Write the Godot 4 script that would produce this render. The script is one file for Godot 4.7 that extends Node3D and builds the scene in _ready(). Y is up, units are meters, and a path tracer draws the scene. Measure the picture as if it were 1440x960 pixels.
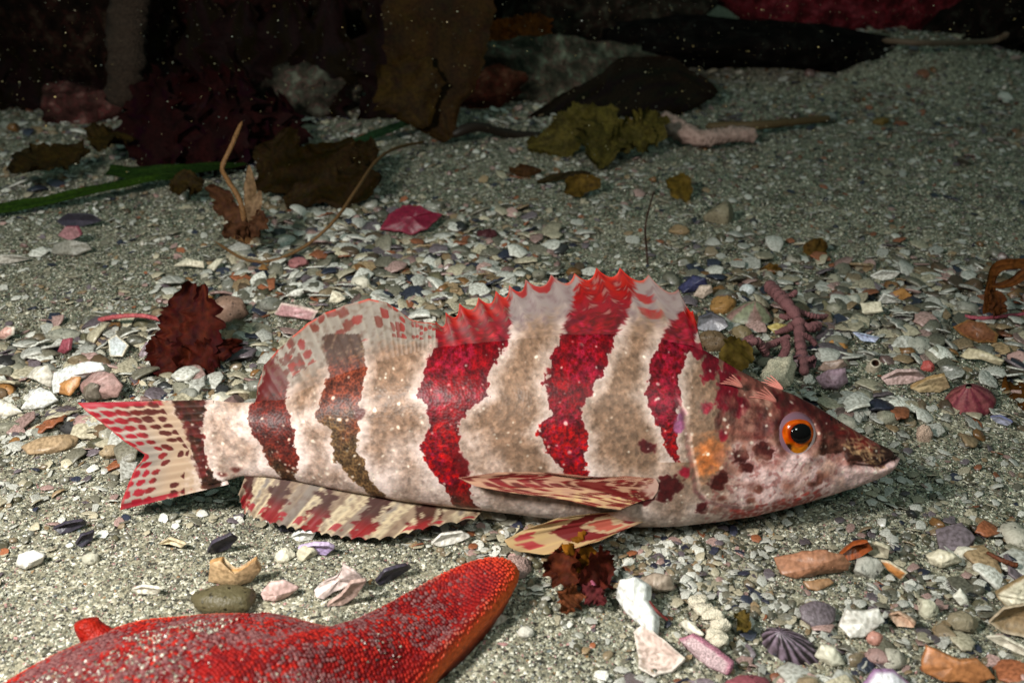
extends Node3D
# A banded fish resting on shell gravel beside a red starfish, at night under water, lit by a diver's flash.
# Metres, y up; tables of the fish are in millimetres in the plane of its own side (x towards the snout, y towards the back).

var rng := RandomNumberGenerator.new()
var taken := {}
var labels := {}
var wob := FastNoiseLite.new()      # broad noise, used for shapes everywhere
var fine := FastNoiseLite.new()
var T := {}                         # shared textures
var M := {}                         # shared materials
var kept := []                       # [place, radius] of the single finds, which loose gravel does not bury
var landmarks := []                 # [Vector2 place, phrase]: what the labels of loose stones refer to

# ------------------------------------------------------------------ small helpers
func rgb(r: float, g: float, b: float) -> Color:
	return Color(r / 255.0, g / 255.0, b / 255.0)

func numbered(called: String) -> String:
	taken[called] = taken.get(called, -1) + 1
	return called if taken[called] == 0 else "%s_%03d" % [called, taken[called]]

func tag(o: Node3D, label := "", category := "", group := "", kind := "") -> Node3D:
	if label: o.set_meta("label", label)
	if category: o.set_meta("category", category)
	if group: o.set_meta("group", group)
	if kind: o.set_meta("kind", kind)
	return o

func put(called: String, mesh: Mesh, m: Material, parent: Node3D = self) -> MeshInstance3D:
	var o := MeshInstance3D.new()
	o.mesh = mesh
	o.material_override = m
	o.name = numbered(called) if parent == self else called
	parent.add_child(o, true)
	return o

func base(called: String, at := Vector3.ZERO) -> Node3D:
	var o := Node3D.new()
	o.name = numbered(called)
	add_child(o)
	o.position = at
	return o

func noise_at(p: Vector3, f: float) -> float:
	return wob.get_noise_3dv(p * f)

func ground_y(x: float, z: float) -> float:
	var y := wob.get_noise_2d(x * 900.0, z * 900.0) * 0.0022 + wob.get_noise_2d(x * 260.0 + 70.0, z * 260.0) * 0.0035
	y += 0.045 * exp(-pow((x - 0.40) / 0.16, 2.0) - pow((z + 1.06) / 0.10, 2.0))      # the little ridge at the back right
	y += 0.02 * exp(-pow((x + 0.25) / 0.10, 2.0) - pow((z + 0.98) / 0.08, 2.0))
	return y + smoothstep(-1.0, -2.6, z) * 0.08

func on_ground(p: Vector2, lift := 0.0) -> Vector3:
	return Vector3(p.x, ground_y(p.x, p.y) + lift, p.y)

# ------------------------------------------------------------------ textures and materials
func speckle(freq: float, kind: int, ret: int, stops: Array, cols: Array, seed_: int, size := 512) -> ImageTexture:
	var n := FastNoiseLite.new()
	n.seed = seed_
	n.noise_type = kind
	n.frequency = freq
	n.cellular_return_type = ret
	if kind == FastNoiseLite.TYPE_CELLULAR: n.fractal_type = FastNoiseLite.FRACTAL_NONE
	var im := n.get_seamless_image(size, size)
	im.convert(Image.FORMAT_L8)
	var d := im.get_data()
	var g := Gradient.new()
	g.offsets = PackedFloat32Array(stops)
	g.colors = PackedColorArray(cols)
	var lut := []
	for i in 256: lut.append(g.sample(i / 255.0))
	var out := PackedByteArray()
	out.resize(size * size * 3)
	for i in size * size:
		var c: Color = lut[d[i]]
		out[i * 3] = int(c.r * 255.0)
		out[i * 3 + 1] = int(c.g * 255.0)
		out[i * 3 + 2] = int(c.b * 255.0)
	return ImageTexture.create_from_image(Image.create_from_data(size, size, false, Image.FORMAT_RGB8, out))

func mat(col: Color, rough := 0.7, tex := "", scale := 40.0, bump := "", bump_cm := 0.03, bscale := 0.0) -> StandardMaterial3D:
	var m := StandardMaterial3D.new()
	m.albedo_color = col
	m.roughness = rough
	m.metallic_specular = 0.35
	m.cull_mode = BaseMaterial3D.CULL_DISABLED
	m.uv1_triplanar = true
	m.uv1_scale = Vector3.ONE * scale
	if tex: m.albedo_texture = T[tex]
	if bump:
		m.heightmap_enabled = true
		m.heightmap_texture = T[bump]
		m.heightmap_scale = bump_cm
	return m

func tinted(m: StandardMaterial3D) -> StandardMaterial3D:
	m.vertex_color_use_as_albedo = true
	return m

# ------------------------------------------------------------------ shapes
func sheet(P: PackedVector3Array, nx: int, ny: int, wrap := false, C := PackedColorArray(), UV := PackedVector2Array()) -> ArrayMesh:
	# a grid of nx by ny points, smooth; j runs round a closed section when wrap is set. Faces run clockwise as seen along +(di x dj).
	var idx := PackedInt32Array()
	var N := PackedVector3Array()
	N.resize(P.size())
	for i in nx - 1:
		for j in (ny if wrap else ny - 1):
			var j2 := (j + 1) % ny
			var a := i * ny + j
			var b := i * ny + j2
			var c := (i + 1) * ny + j
			var d := (i + 1) * ny + j2
			idx.append_array([a, b, c, b, d, c])
			var n := (P[c] - P[b]).cross(P[d] - P[a])
			N[a] += n; N[b] += n; N[c] += n; N[d] += n
	for k in N.size(): N[k] = N[k].normalized() if N[k].length() > 0.0 else Vector3.UP
	var arr := []
	arr.resize(Mesh.ARRAY_MAX)
	arr[Mesh.ARRAY_VERTEX] = P
	arr[Mesh.ARRAY_NORMAL] = N
	arr[Mesh.ARRAY_INDEX] = idx
	if C.size(): arr[Mesh.ARRAY_COLOR] = C
	if UV.size(): arr[Mesh.ARRAY_TEX_UV] = UV
	var m := ArrayMesh.new()
	m.add_surface_from_arrays(Mesh.PRIMITIVE_TRIANGLES, arr)
	return m

func joined(parts: Array) -> ArrayMesh:
	var st := SurfaceTool.new()
	st.begin(Mesh.PRIMITIVE_TRIANGLES)
	for p in parts: st.append_from(p[0], 0, p[1])
	return st.commit()

func stone_mesh(seed_: int, facets: int, size: Vector3, rough := 0.10, seg := 16, freq := 1.4) -> ArrayMesh:
	# a ball cut by random planes and roughened: pebbles, chips, boulders
	var r := RandomNumberGenerator.new()
	r.seed = seed_
	var planes := []
	for k in facets:
		var n := Vector3(r.randf_range(-1, 1), r.randf_range(-1, 1), r.randf_range(-1, 1)).normalized()
		planes.append([n, r.randf_range(0.5, 0.88)])
	var s := SphereMesh.new()
	s.radius = 1.0
	s.height = 2.0
	s.radial_segments = seg
	s.rings = seg / 2
	var arr := s.get_mesh_arrays()
	var v: PackedVector3Array = arr[Mesh.ARRAY_VERTEX]
	for i in v.size():
		var d := v[i].normalized()
		var q := d
		for p in planes:
			var k: float = q.dot(p[0])
			if k > p[1]: q -= p[0] * (k - p[1]) * 0.92
		var w := wob.get_noise_3dv(d * freq * 40.0 + Vector3.ONE * float(seed_ % 97) * 13.0)
		var w2 := fine.get_noise_3dv(d * freq * 90.0 + Vector3.ONE * float(seed_ % 89) * 17.0)
		v[i] = q * (1.0 + rough * w * 1.6 + rough * 0.6 * w2) * size
	arr[Mesh.ARRAY_VERTEX] = v
	arr[Mesh.ARRAY_TANGENT] = null
	var m := ArrayMesh.new()
	m.add_surface_from_arrays(Mesh.PRIMITIVE_TRIANGLES, arr)
	var st := SurfaceTool.new()
	st.create_from(m, 0)
	st.generate_normals()
	return st.commit()

func chip_mesh(seed_: int) -> ArrayMesh:
	# a sand grain: eight uneven flat faces
	var r := RandomNumberGenerator.new()
	r.seed = seed_
	var p := []
	for d in [Vector3.UP, Vector3.DOWN, Vector3.LEFT, Vector3.RIGHT, Vector3.FORWARD, Vector3.BACK]:
		p.append(d * r.randf_range(0.6, 1.0) + Vector3(r.randf_range(-0.3, 0.3), r.randf_range(-0.3, 0.3), r.randf_range(-0.3, 0.3)))
	var st := SurfaceTool.new()
	st.begin(Mesh.PRIMITIVE_TRIANGLES)
	st.set_smooth_group(-1)
	for y in [0, 1]:
		for x in [2, 3]:
			for z in [4, 5]:
				var t := [p[y], p[x], p[z]]
				if ((t[1] - t[0]) as Vector3).cross(t[2] - t[0]).dot(t[0] + t[1] + t[2]) > 0.0: t = [p[y], p[z], p[x]]
				for q in t: st.add_vertex(q)
	st.generate_normals()
	return st.commit()

func plate_mesh(pts: Array, thick: float, dome := 0.0, col := Color.WHITE, ribs := 0.0, seed_ := 1, edge := 0.06, rim_col := Color(0, 0, 0, 0), rib_dir := 0.0, rings := 7) -> ArrayMesh:
	# a broken piece of shell: outline in space, given thickness, a dome, growth ribs, a chipped rim
	var c := Vector3.ZERO
	for p in pts: c += p
	c /= pts.size()
	var n := Vector3.ZERO
	for i in pts.size(): n += (pts[i] - c).cross(pts[(i + 1) % pts.size()] - c)
	n = n.normalized()
	if n.y < 0.0: n = -n
	var ax: Vector3 = (pts[0] - c).normalized()
	ax = (ax - n * ax.dot(n)).normalized()
	var ay := n.cross(ax)
	var size := 0.0
	for p in pts: size = maxf(size, (p - c).length())
	var out := []
	var per := 5
	for i in pts.size():
		var a: Vector3 = pts[i]
		var b: Vector3 = pts[(i + 1) % pts.size()]
		for k in per:
			var t := float(k) / per
			var q := a.lerp(b, t)
			var w := noise_at(q + Vector3.ONE * seed_ * 0.37, 9000.0) * edge * size
			out.append(q + (q - c).normalized() * w)
	var ny := out.size()
	var prof := []
	for k in rings: prof.append([float(k) / (rings - 1) * 0.96, 1.0])
	prof[0][0] = 0.004
	prof.append([1.0, 0.55]); prof.append([1.0, -0.55]); prof.append([0.96, -1.0]); prof.append([0.5, -1.0]); prof.append([0.004, -1.0])
	var P := PackedVector3Array()
	var C := PackedColorArray()
	var lin := col.srgb_to_linear()
	var rim := (rim_col if rim_col.a > 0.0 else col).srgb_to_linear()
	for pr in prof:
		for j in ny:
			var r: float = pr[0]
			var q: Vector3 = c + (out[j] - c) * r
			var u := (q - c).dot(ax) / size
			var v := (q - c).dot(ay) / size
			var along := u * cos(rib_dir) + v * sin(rib_dir)
			var rib := sin(along * 26.0 + 3.0 * noise_at(q, 2500.0))
			var h: float = dome * (1.0 - r * r) + thick * 0.5 * pr[1] + ribs * rib * 0.5 * (1.0 if pr[1] > 0.9 else 0.0) + noise_at(q + Vector3.ONE * seed_, 4500.0) * size * 0.018
			P.append(q + n * h)
			var tone := 1.0 + 0.16 * noise_at(q + Vector3.ONE * seed_, 12000.0) + (0.10 * rib if ribs > 0.0 else 0.0)
			C.append((lin.lerp(rim, smoothstep(0.82, 0.98, r) if pr[1] > -0.9 else 0.6) * tone).clamp())
	return sheet(P, prof.size(), ny, true, C)

func tube_mesh(pts: Array, radii: Array, sides := 8, bumpy := 0.0) -> ArrayMesh:
	var P := PackedVector3Array()
	var n := pts.size()
	var side := Vector3.ZERO
	for i in n:
		var t: Vector3 = (pts[mini(i + 1, n - 1)] - pts[maxi(i - 1, 0)]).normalized()
		if side == Vector3.ZERO: side = t.cross(Vector3.UP if absf(t.y) < 0.9 else Vector3.RIGHT).normalized()
		side = (side - t * side.dot(t)).normalized()
		var up := t.cross(side)
		for j in sides:
			var a := TAU * j / sides
			var r: float = radii[i]
			r *= 1.0 + bumpy * wob.get_noise_3d(i * 30.0, j * 40.0, float(pts[0].x) * 9000.0)
			P.append(pts[i] + (side * cos(a) + up * sin(a)) * r)
	return sheet(P, n, sides, true)

func smooth_path(pts: Array, n: int) -> Array:
	var c := Curve3D.new()
	for i in pts.size():
		var h: Vector3 = (pts[mini(i + 1, pts.size() - 1)] - pts[maxi(i - 1, 0)]) / 6.0
		c.add_point(pts[i], -h, h)
	c.bake_interval = maxf(c.get_baked_length() / 400.0, 0.00005)
	var out := []
	for i in n: out.append(c.sample_baked(c.get_baked_length() * i / (n - 1), true))
	return out

func stem(pts: Array, r0: float, r1: float, n := 28, sides := 7, bumpy := 0.3) -> ArrayMesh:
	var path := smooth_path(pts, n)
	var radii := []
	for i in n: radii.append(lerpf(r0, r1, float(i) / (n - 1)) * (0.05 if i == 0 or i == n - 1 else 1.0))
	return tube_mesh(path, radii, sides, bumpy)

func ribbon(pts: Array, widths: Array, facing: Vector3, ruffle: float, lobes := 0.0, seed_ := 1, col := rgb(90, 70, 40), col2 := rgb(60, 45, 25), nx := 44, ny := 15, freq := 1.0) -> ArrayMesh:
	# a leaf of seaweed: a spine with a width along it, ruffled and lobed towards its edges
	var path := smooth_path(pts, nx)
	var P := PackedVector3Array()
	var C := PackedColorArray()
	var a := col.srgb_to_linear()
	var b := col2.srgb_to_linear()
	for i in nx:
		var s := float(i) / (nx - 1)
		var t: Vector3 = (path[mini(i + 1, nx - 1)] - path[maxi(i - 1, 0)]).normalized()
		var side := t.cross(facing).normalized()
		var nrm := side.cross(t).normalized()
		var k := s * (widths.size() - 1)
		var w: float = lerpf(widths[int(k)], widths[mini(int(k) + 1, widths.size() - 1)], k - int(k))
		for j in ny:
			var e := 2.0 * j / (ny - 1) - 1.0
			var edge := 1.0 + lobes * (wob.get_noise_3d(s * 260.0 * freq, signf(e) * 400.0, seed_ * 91.0) * 0.9 + fine.get_noise_3d(s * 420.0 * freq, signf(e) * 300.0, seed_ * 31.0) * 0.5)
			var p: Vector3 = path[i] + side * e * w * edge
			p += nrm * ruffle * (wob.get_noise_3d(s * 150.0 * freq, e * 55.0, seed_ * 57.0) * (0.25 + e * e) * 1.6 + 0.35 * e * e)
			P.append(p)
			C.append(a.lerp(b, clampf(0.5 + wob.get_noise_3d(s * 120.0, e * 90.0, seed_ * 23.0), 0, 1)))
	return sheet(P, nx, ny, false, C)

func shell_bowl(r: float, deep: float, squash: float, ribs: int, outer: Color, stripe: Color, thick: float, apex := 0.25, seed_ := 1) -> ArrayMesh:
	# half a bivalve or a limpet: ribs run from the off-centre apex to the rim; the inside is a second skin
	var P := PackedVector3Array()
	var C := PackedColorArray()
	var nr := 12
	var na := 56
	for skin in 2:
		for i in nr:
			var q := float(i) / (nr - 1) if skin == 0 else 1.0 - float(i) / (nr - 1)
			for j in na:
				var a := TAU * j / na
				var rr := r * maxf(q, 0.004) * (1.0 + 0.05 * wob.get_noise_2d(cos(a) * 60.0 + seed_ * 9.0, sin(a) * 60.0) + 0.03 * sin(a * ribs) * q)
				var h := deep * (1.0 - pow(q, 1.7)) + 0.02 * r * sin(a * ribs) * q - (thick if skin == 1 else 0.0)
				h += 0.015 * r * sin(q * 24.0)
				P.append(Vector3(rr * cos(a) + apex * r * (1.0 - q), h, rr * sin(a) * squash))
				var k := 0.5 + 0.5 * sin(a * ribs + 2.0 * noise_at(Vector3(cos(a), q, sin(a)), 60.0))
				var c := outer.lerp(stripe, smoothstep(0.35, 0.75, k)) if skin == 0 else outer.lerp(Color(0.8, 0.78, 0.78), 0.5)
				C.append((c.srgb_to_linear() * (0.9 + 0.2 * wob.get_noise_2d(q * 300.0, a * 40.0))).clamp())
	return sheet(P, nr * 2, na, true, C)

func limpet_mesh(r: float, deep: float, col: Color, stripe: Color, hole := true) -> ArrayMesh:
	# a cone with a round hole at its top
	var P := PackedVector3Array()
	var C := PackedColorArray()
	for i in 16:
		var q := 0.13 + 0.87 * i / 12.0
		var h := deep * pow(1.0 - minf(q, 1.0), 0.8)
		if i > 12:
			q = [0.96, 0.5, 0.11][i - 13]
			h = deep * pow(1.0 - q, 0.8) - deep * 0.1
		for j in 48:
			var a := TAU * j / 48
			var rr := r * q * (1.0 + 0.05 * wob.get_noise_2d(cos(a) * 60.0, sin(a) * 60.0) + 0.008 * sin(a * 17.0))
			P.append(Vector3(rr * cos(a), h, rr * sin(a) * 0.85))
			var k := smoothstep(-0.2, 0.5, sin(a * 9.0 + 1.4 * wob.get_noise_2d(a * 60.0, q * 90.0)) + 0.5 * wob.get_noise_2d(q * 400.0, a * 80.0))
			C.append(col.lerp(stripe, k).srgb_to_linear())
	return sheet(P, 16, 48, true, C)

# ------------------------------------------------------------------ labels of loose pieces
func place_phrase(p: Vector2, rank: int) -> String:
	var best := []
	for l in landmarks: best.append([p.distance_to(l[0]) / (0.2 - l[0].y), l])
	best.sort_custom(func(a, b): return a[0] < b[0])
	var l: Array = best[rank][1]
	var d: Vector2 = p - l[0]
	if absf(d.x) > absf(d.y) * 0.8: return ("right of " if d.x > 0.0 else "left of ") + l[1]
	return ("in front of " if d.y > 0.0 else "behind ") + l[1]

func loose_label(what: String, p: Vector2) -> String:
	var first := ""
	for k in [[0], [0, 1], [0, 2], [1, 2], [1, 3], [2, 3], [0, 3], [1], [2], [3]]:
		var l := what
		for i in k.size(): l += (", " if i else " ") + place_phrase(p, k[i])
		if l.split(" ").size() > 16: continue
		if first == "": first = l
		if not labels.has(l):
			labels[l] = true
			return l
	return first

# ------------------------------------------------------------------ the place
func _ready():
	rng.seed = 41
	wob.seed = 5
	wob.noise_type = FastNoiseLite.TYPE_SIMPLEX_SMOOTH
	wob.frequency = 0.02
	wob.fractal_octaves = 3
	fine.seed = 9
	fine.noise_type = FastNoiseLite.TYPE_SIMPLEX_SMOOTH
	fine.frequency = 0.05
	fine.fractal_octaves = 2
	make_camera_and_light()
	make_materials()
	make_landmarks()
	make_sea_floor()
	make_reef()
	make_fish()
	make_starfish()
	make_seaweed()
	make_finds()
	make_gravel()
	make_drift()

func make_camera_and_light():
	var cam := Camera3D.new()
	cam.name = "camera"
	cam.position = Vector3(0, 0.185, 0)
	cam.rotation_degrees.x = -25.0
	cam.fov = 38.3
	var lens := CameraAttributesPhysical.new()   # a 35 mm lens at f/19: the far reef is a little soft
	lens.frustum_focal_length = 34.55
	lens.exposure_aperture = 19.0
	lens.frustum_focus_distance = 0.345
	lens.frustum_near = 0.01
	lens.frustum_far = 30.0
	cam.attributes = lens
	cam.near = 0.01
	cam.far = 30.0
	add_child(cam)
	cam.current = true
	var env := Environment.new()
	env.background_mode = Environment.BG_SKY
	var sky := ProceduralSkyMaterial.new()       # dark green water seen from below
	sky.sky_top_color = rgb(92, 118, 112)
	sky.sky_horizon_color = rgb(30, 48, 48)
	sky.ground_bottom_color = rgb(10, 12, 10)
	sky.ground_horizon_color = rgb(14, 18, 16)
	sky.sky_curve = 0.2
	sky.sun_angle_max = 1.0
	sky.energy_multiplier = 0.75
	env.sky = Sky.new()
	env.sky.sky_material = sky
	env.tonemap_mode = Environment.TONE_MAPPER_LINEAR
	env.tonemap_exposure = 1.06
	env.sdfgi_enabled = true
	env.ssao_enabled = true
	env.ssil_enabled = true
	var we := WorldEnvironment.new()
	we.name = "world_environment"
	we.environment = env
	add_child(we)
	var sun := DirectionalLight3D.new()          # what little daylight comes down through the water
	sun.name = "daylight"
	sun.light_energy = 0.03
	sun.light_color = rgb(190, 235, 225)
	sun.light_angular_distance = 12.0
	sun.shadow_enabled = true
	sun.rotation_degrees = Vector3(-70, -35, 0)
	add_child(sun)
	var flash := SpotLight3D.new()               # the diver's flash that the photograph is lit by, on an arm to the left of the lens
	flash.name = "flash"
	flash.light_energy = 0.255
	flash.light_color = rgb(255, 252, 246)
	flash.light_size = 0.028
	flash.spot_range = 6.0
	flash.spot_attenuation = 2.0
	flash.spot_angle = 62.0
	flash.spot_angle_attenuation = 0.5
	flash.shadow_enabled = true
	add_child(flash)
	flash.look_at_from_position(Vector3(-0.205, 0.275, -0.065), Vector3(0.0, 0.0, -0.36))
	var second := SpotLight3D.new()              # weaker fill light, added unseen on the right to soften the shadows
	second.name = "fill_flash"
	second.light_energy = 0.068
	second.light_color = rgb(240, 252, 246)
	second.light_size = 0.03
	second.spot_range = 6.0
	second.spot_attenuation = 2.0
	second.spot_angle = 60.0
	second.spot_angle_attenuation = 0.5
	second.shadow_enabled = true
	add_child(second)
	second.look_at_from_position(Vector3(0.16, 0.38, 0.06), Vector3(0.05, 0.0, -0.42))

func make_materials():
	T.grain = speckle(0.055, FastNoiseLite.TYPE_CELLULAR, FastNoiseLite.RETURN_CELL_VALUE, [0.0, 0.14, 0.16, 0.5, 0.74, 0.9, 1.0],
		[rgb(40, 38, 34), rgb(60, 57, 48), rgb(100, 96, 82), rgb(128, 123, 104), rgb(150, 143, 120), rgb(190, 184, 165), rgb(235, 230, 215)], 3, 1024)
	T.grain_h = speckle(0.055, FastNoiseLite.TYPE_CELLULAR, FastNoiseLite.RETURN_DISTANCE, [0.0, 1.0], [Color.WHITE, Color.BLACK], 3, 1024)
	T.mottle = speckle(0.02, FastNoiseLite.TYPE_SIMPLEX_SMOOTH, 0, [0.25, 0.5, 0.75], [Color(0.72, 0.71, 0.69), Color(0.9, 0.9, 0.89), Color(1, 1, 1)], 11)
	T.pores = speckle(0.06, FastNoiseLite.TYPE_CELLULAR, FastNoiseLite.RETURN_DISTANCE, [0.0, 0.25, 1.0], [Color(0.35, 0.33, 0.3), Color(0.88, 0.88, 0.87), Color(1, 1, 1)], 12)
	T.dots = speckle(0.045, FastNoiseLite.TYPE_CELLULAR, FastNoiseLite.RETURN_CELL_VALUE, [0.0, 0.06, 0.07, 1.0], [Color(0.22, 0.21, 0.2), Color(0.3, 0.3, 0.3), Color(0.86, 0.86, 0.85), Color(1, 1, 1)], 14)
	T.bump = speckle(0.03, FastNoiseLite.TYPE_SIMPLEX_SMOOTH, 0, [0.0, 1.0], [Color.BLACK, Color.WHITE], 13)
	T.crust = speckle(0.012, FastNoiseLite.TYPE_SIMPLEX_SMOOTH, 0, [0.2, 0.42, 0.5, 0.58, 0.68, 0.8], [Color(0.3, 0.28, 0.26), Color(0.55, 0.5, 0.46), Color(0.42, 0.36, 0.32), Color(0.85, 0.62, 0.62), Color(0.6, 0.62, 0.56), Color(1, 0.96, 0.9)], 17)
	T.cells = speckle(0.05, FastNoiseLite.TYPE_CELLULAR, FastNoiseLite.RETURN_DISTANCE, [0.0, 0.9], [Color.WHITE, Color.BLACK], 15)
	M.sand = mat(Color(1, 1, 1), 0.85, "grain", 19.0, "grain_h", 0.04)
	M.sand.uv1_world_triplanar = true
	M.shell = tinted(mat(Color(1, 1, 1), 0.42, "mottle", 45.0, "bump", 0.012))
	M.shell.metallic_specular = 0.45
	M.pearl = tinted(mat(Color(1, 1, 1), 0.28, "mottle", 45.0, "bump", 0.02))
	M.chalk = tinted(mat(Color(1, 1, 1), 0.9, "pores", 70.0, "pores", 0.08))
	M.stone = tinted(mat(Color(1, 1, 1), 0.42, "dots", 55.0, "bump", 0.025))
	M.grit = tinted(mat(Color(1, 1, 1), 0.38))
	M.grit.metallic_specular = 0.6
	M.weed = tinted(mat(Color(1, 1, 1), 0.7, "mottle", 30.0, "bump", 0.02))
	M.weed.metallic_specular = 0.18
	M.weed.backlight_enabled = true
	M.weed.backlight = Color(0.5, 0.42, 0.28)
	M.stalk = mat(rgb(120, 85, 50), 0.6, "mottle", 60.0, "bump", 0.03)

func make_landmarks():
	var l := [Vector2(-0.1621, -0.3209), Vector2(-0.1319, -0.3007), Vector2(-0.1003, -0.278), Vector2(-0.0536, -0.2541), Vector2(-0.0182, -0.2598), Vector2(0.013, -0.2451), Vector2(0.0397, -0.2505), Vector2(0.0635, -0.2598), Vector2(0.0923, -0.2657), Vector2(0.1342, -0.2913), Vector2(-0.0933, -0.4043), Vector2(-0.054, -0.4287), Vector2(0.0289, -0.4652), Vector2(0.091, -0.4374), Vector2(0.1099, -0.3434), Vector2(-0.1342, -0.3685), Vector2(-0.1823, -0.4287), Vector2(-0.1351, -0.4287), Vector2(-0.1784, -0.3525), Vector2(-0.0613, -0.5589), Vector2(-0.1548, -0.5432), Vector2(-0.1442, -0.647), Vector2(-0.0062, -0.2299), Vector2(-0.0443, -0.2206), Vector2(-0.1173, -0.2118), Vector2(0.0342, -0.2206), Vector2(0.0386, -0.2008), Vector2(0.0889, -0.2365), Vector2(0.0748, -0.2062), Vector2(0.0977, -0.2147), Vector2(0.116, -0.1969), Vector2(0.1114, -0.4287), Vector2(0.1222, -0.4043), Vector2(0.1118, -0.3685), Vector2(0.2091, -0.4043), Vector2(0.1814, -0.3494), Vector2(0.2409, -0.4463), Vector2(0.1274, -0.5839), Vector2(0.069, -0.7233), Vector2(0.0479, -0.6436), Vector2(0.1149, -0.6436), Vector2(0.1612, -0.7918), Vector2(-0.2696, -0.5562), Vector2(-0.3136, -0.6385), Vector2(0.3188, -0.9706), Vector2(0.1549, -0.3209), Vector2(0.1507, -0.3556), Vector2(0.094, -0.4652), Vector2(0.1451, -0.2299)]
	var names := ["the upper tail tip", "the notch of the tail", "the base of the tail", "the anal fin", "the belly", "the pelvic fin", "the maroon weed under the pelvic fin", "the throat", "the jaw", "the snout",
		"the rear of the back fin", "the notch in the back fin", "the middle of the spiny fin", "the front of the spiny fin", "the eye tufts", "the dark red weed", "the pink twig", "the pinkish brown stone", "the big ridged white shell", "the crimson scrap", "the tan tuft",
		"the brown leaf pile", "the tip of the red starfish", "the back of the red starfish", "the upturned starfish arm", "the chalk white wedge", "the sandy saucer shell", "the salmon shell plate", "the purple striped shell", "the flaky white slab", "the orange brown chip",
		"the grey green limpet", "the pink coralline branch", "the pitted white lump", "the brown oval shell", "the rosy cone shell", "the kelp twig", "the grey tan rock", "the olive ruffled weed", "the small olive leaf", "the olive scrap", "the pink finger stone", "the dark mussel shard", "the green blade", "the sandy ridge", "the pale pink block", "the small tube shell", "the blue black striped shard", "the pale forked shell"]
	for i in l.size(): landmarks.append([l[i], names[i]])

func make_sea_floor():
	var nx := 300
	var nz := 300
	var P := PackedVector3Array()
	for i in nx:
		var a := 2.0 * i / (nx - 1) - 1.0
		var x := signf(a) * (0.55 * absf(a) + 9.0 * pow(absf(a), 6.0))
		for j in nz:
			var b := float(j) / (nz - 1)
			var z := 0.6 - 1.7 * b - 14.0 * pow(b, 9.0)
			P.append(Vector3(x, ground_y(x, z), z))
	tag(put("sea_floor", sheet(P, nx, nz), M.sand), "grey shell sand of the sea floor under the fish", "", "", "structure")

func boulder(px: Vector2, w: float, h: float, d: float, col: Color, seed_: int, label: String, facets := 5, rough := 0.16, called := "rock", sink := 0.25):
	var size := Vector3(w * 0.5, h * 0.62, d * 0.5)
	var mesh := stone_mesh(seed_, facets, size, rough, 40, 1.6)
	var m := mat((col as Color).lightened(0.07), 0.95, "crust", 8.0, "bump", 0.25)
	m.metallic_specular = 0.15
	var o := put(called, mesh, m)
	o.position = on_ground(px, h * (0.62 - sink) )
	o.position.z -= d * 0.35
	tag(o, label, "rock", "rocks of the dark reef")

func make_reef():
	var R := [Vector2(-0.4218, -0.9034), Vector2(-0.293, -0.953), Vector2(-0.141, -0.9889), Vector2(0.0335, -0.9359), Vector2(-0.0193, -0.8972), Vector2(0.0449, -1.056), Vector2(0.0957, -1.241), Vector2(0.2476, -0.9926), Vector2(0.4004, -1.0995), Vector2(0.5442, -1.0995), Vector2(0.5156, -1.1272), Vector2(-0.1796, -0.8584), Vector2(-0.3791, -0.8388)]
	boulder(R[0], 0.30, 0.26, 0.3, rgb(40, 28, 22), 101, "near black brown reef rock in the upper left corner")
	boulder(R[1], 0.32, 0.30, 0.3, rgb(46, 22, 22), 102, "dark maroon reef rock behind the red bushy weed")
	boulder(R[2], 0.26, 0.30, 0.3, rgb(28, 20, 14), 103, "dark brown reef rock behind the broad kelp blade")
	boulder(R[3], 0.24, 0.055, 0.12, rgb(112, 122, 110), 104, "low grey green rock ledge between the kelp blades")
	boulder(R[4], 0.085, 0.034, 0.06, rgb(150, 84, 68), 105, "brick red stone beside the edge of the kelp blade", 6)
	boulder(R[5], 0.08, 0.030, 0.05, rgb(190, 190, 190), 106, "pale grey stone on the rock ledge under the orange weed", 5, 0.2)
	boulder(R[6], 0.36, 0.16, 0.25, rgb(72, 72, 64), 107, "dark grey rock behind the rock ledge")
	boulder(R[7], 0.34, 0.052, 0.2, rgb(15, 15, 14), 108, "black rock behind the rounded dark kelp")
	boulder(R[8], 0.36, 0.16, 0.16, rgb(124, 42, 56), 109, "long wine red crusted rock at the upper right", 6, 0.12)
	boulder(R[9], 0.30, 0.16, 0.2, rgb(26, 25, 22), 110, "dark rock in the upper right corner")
	boulder(R[10], 0.062, 0.022, 0.03, rgb(116, 80, 68), 111, "small dull pink slab leaning by the wine red rock", 7)
	boulder(R[11], 0.10, 0.05, 0.07, rgb(104, 110, 102), 112, "grey green stone among the red and brown weeds", 6, 0.2)
	boulder(R[12], 0.085, 0.034, 0.05, rgb(112, 76, 76), 113, "dull pink block of rock at the foot of the left reef", 8)
	for k in 9:
		var x := -2.0 + k * 0.5
		boulder(Vector2(x, -1.75 - 0.1 * (k % 3)), 0.7, 0.75 + 0.1 * (k % 2), 0.6, rgb(16, 15, 13), 130 + k, "%s of the far wall, behind %s" % [["black reef rock", "dark brown boulder"][k % 2], ["the water at far left", "the pink block", "the left reef", "the tan kelp stalk", "the broad kelp blade", "the rock ledge", "the wine red rock", "the upper right corner", "the water at far right"][k]], 5, 0.2)

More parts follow.
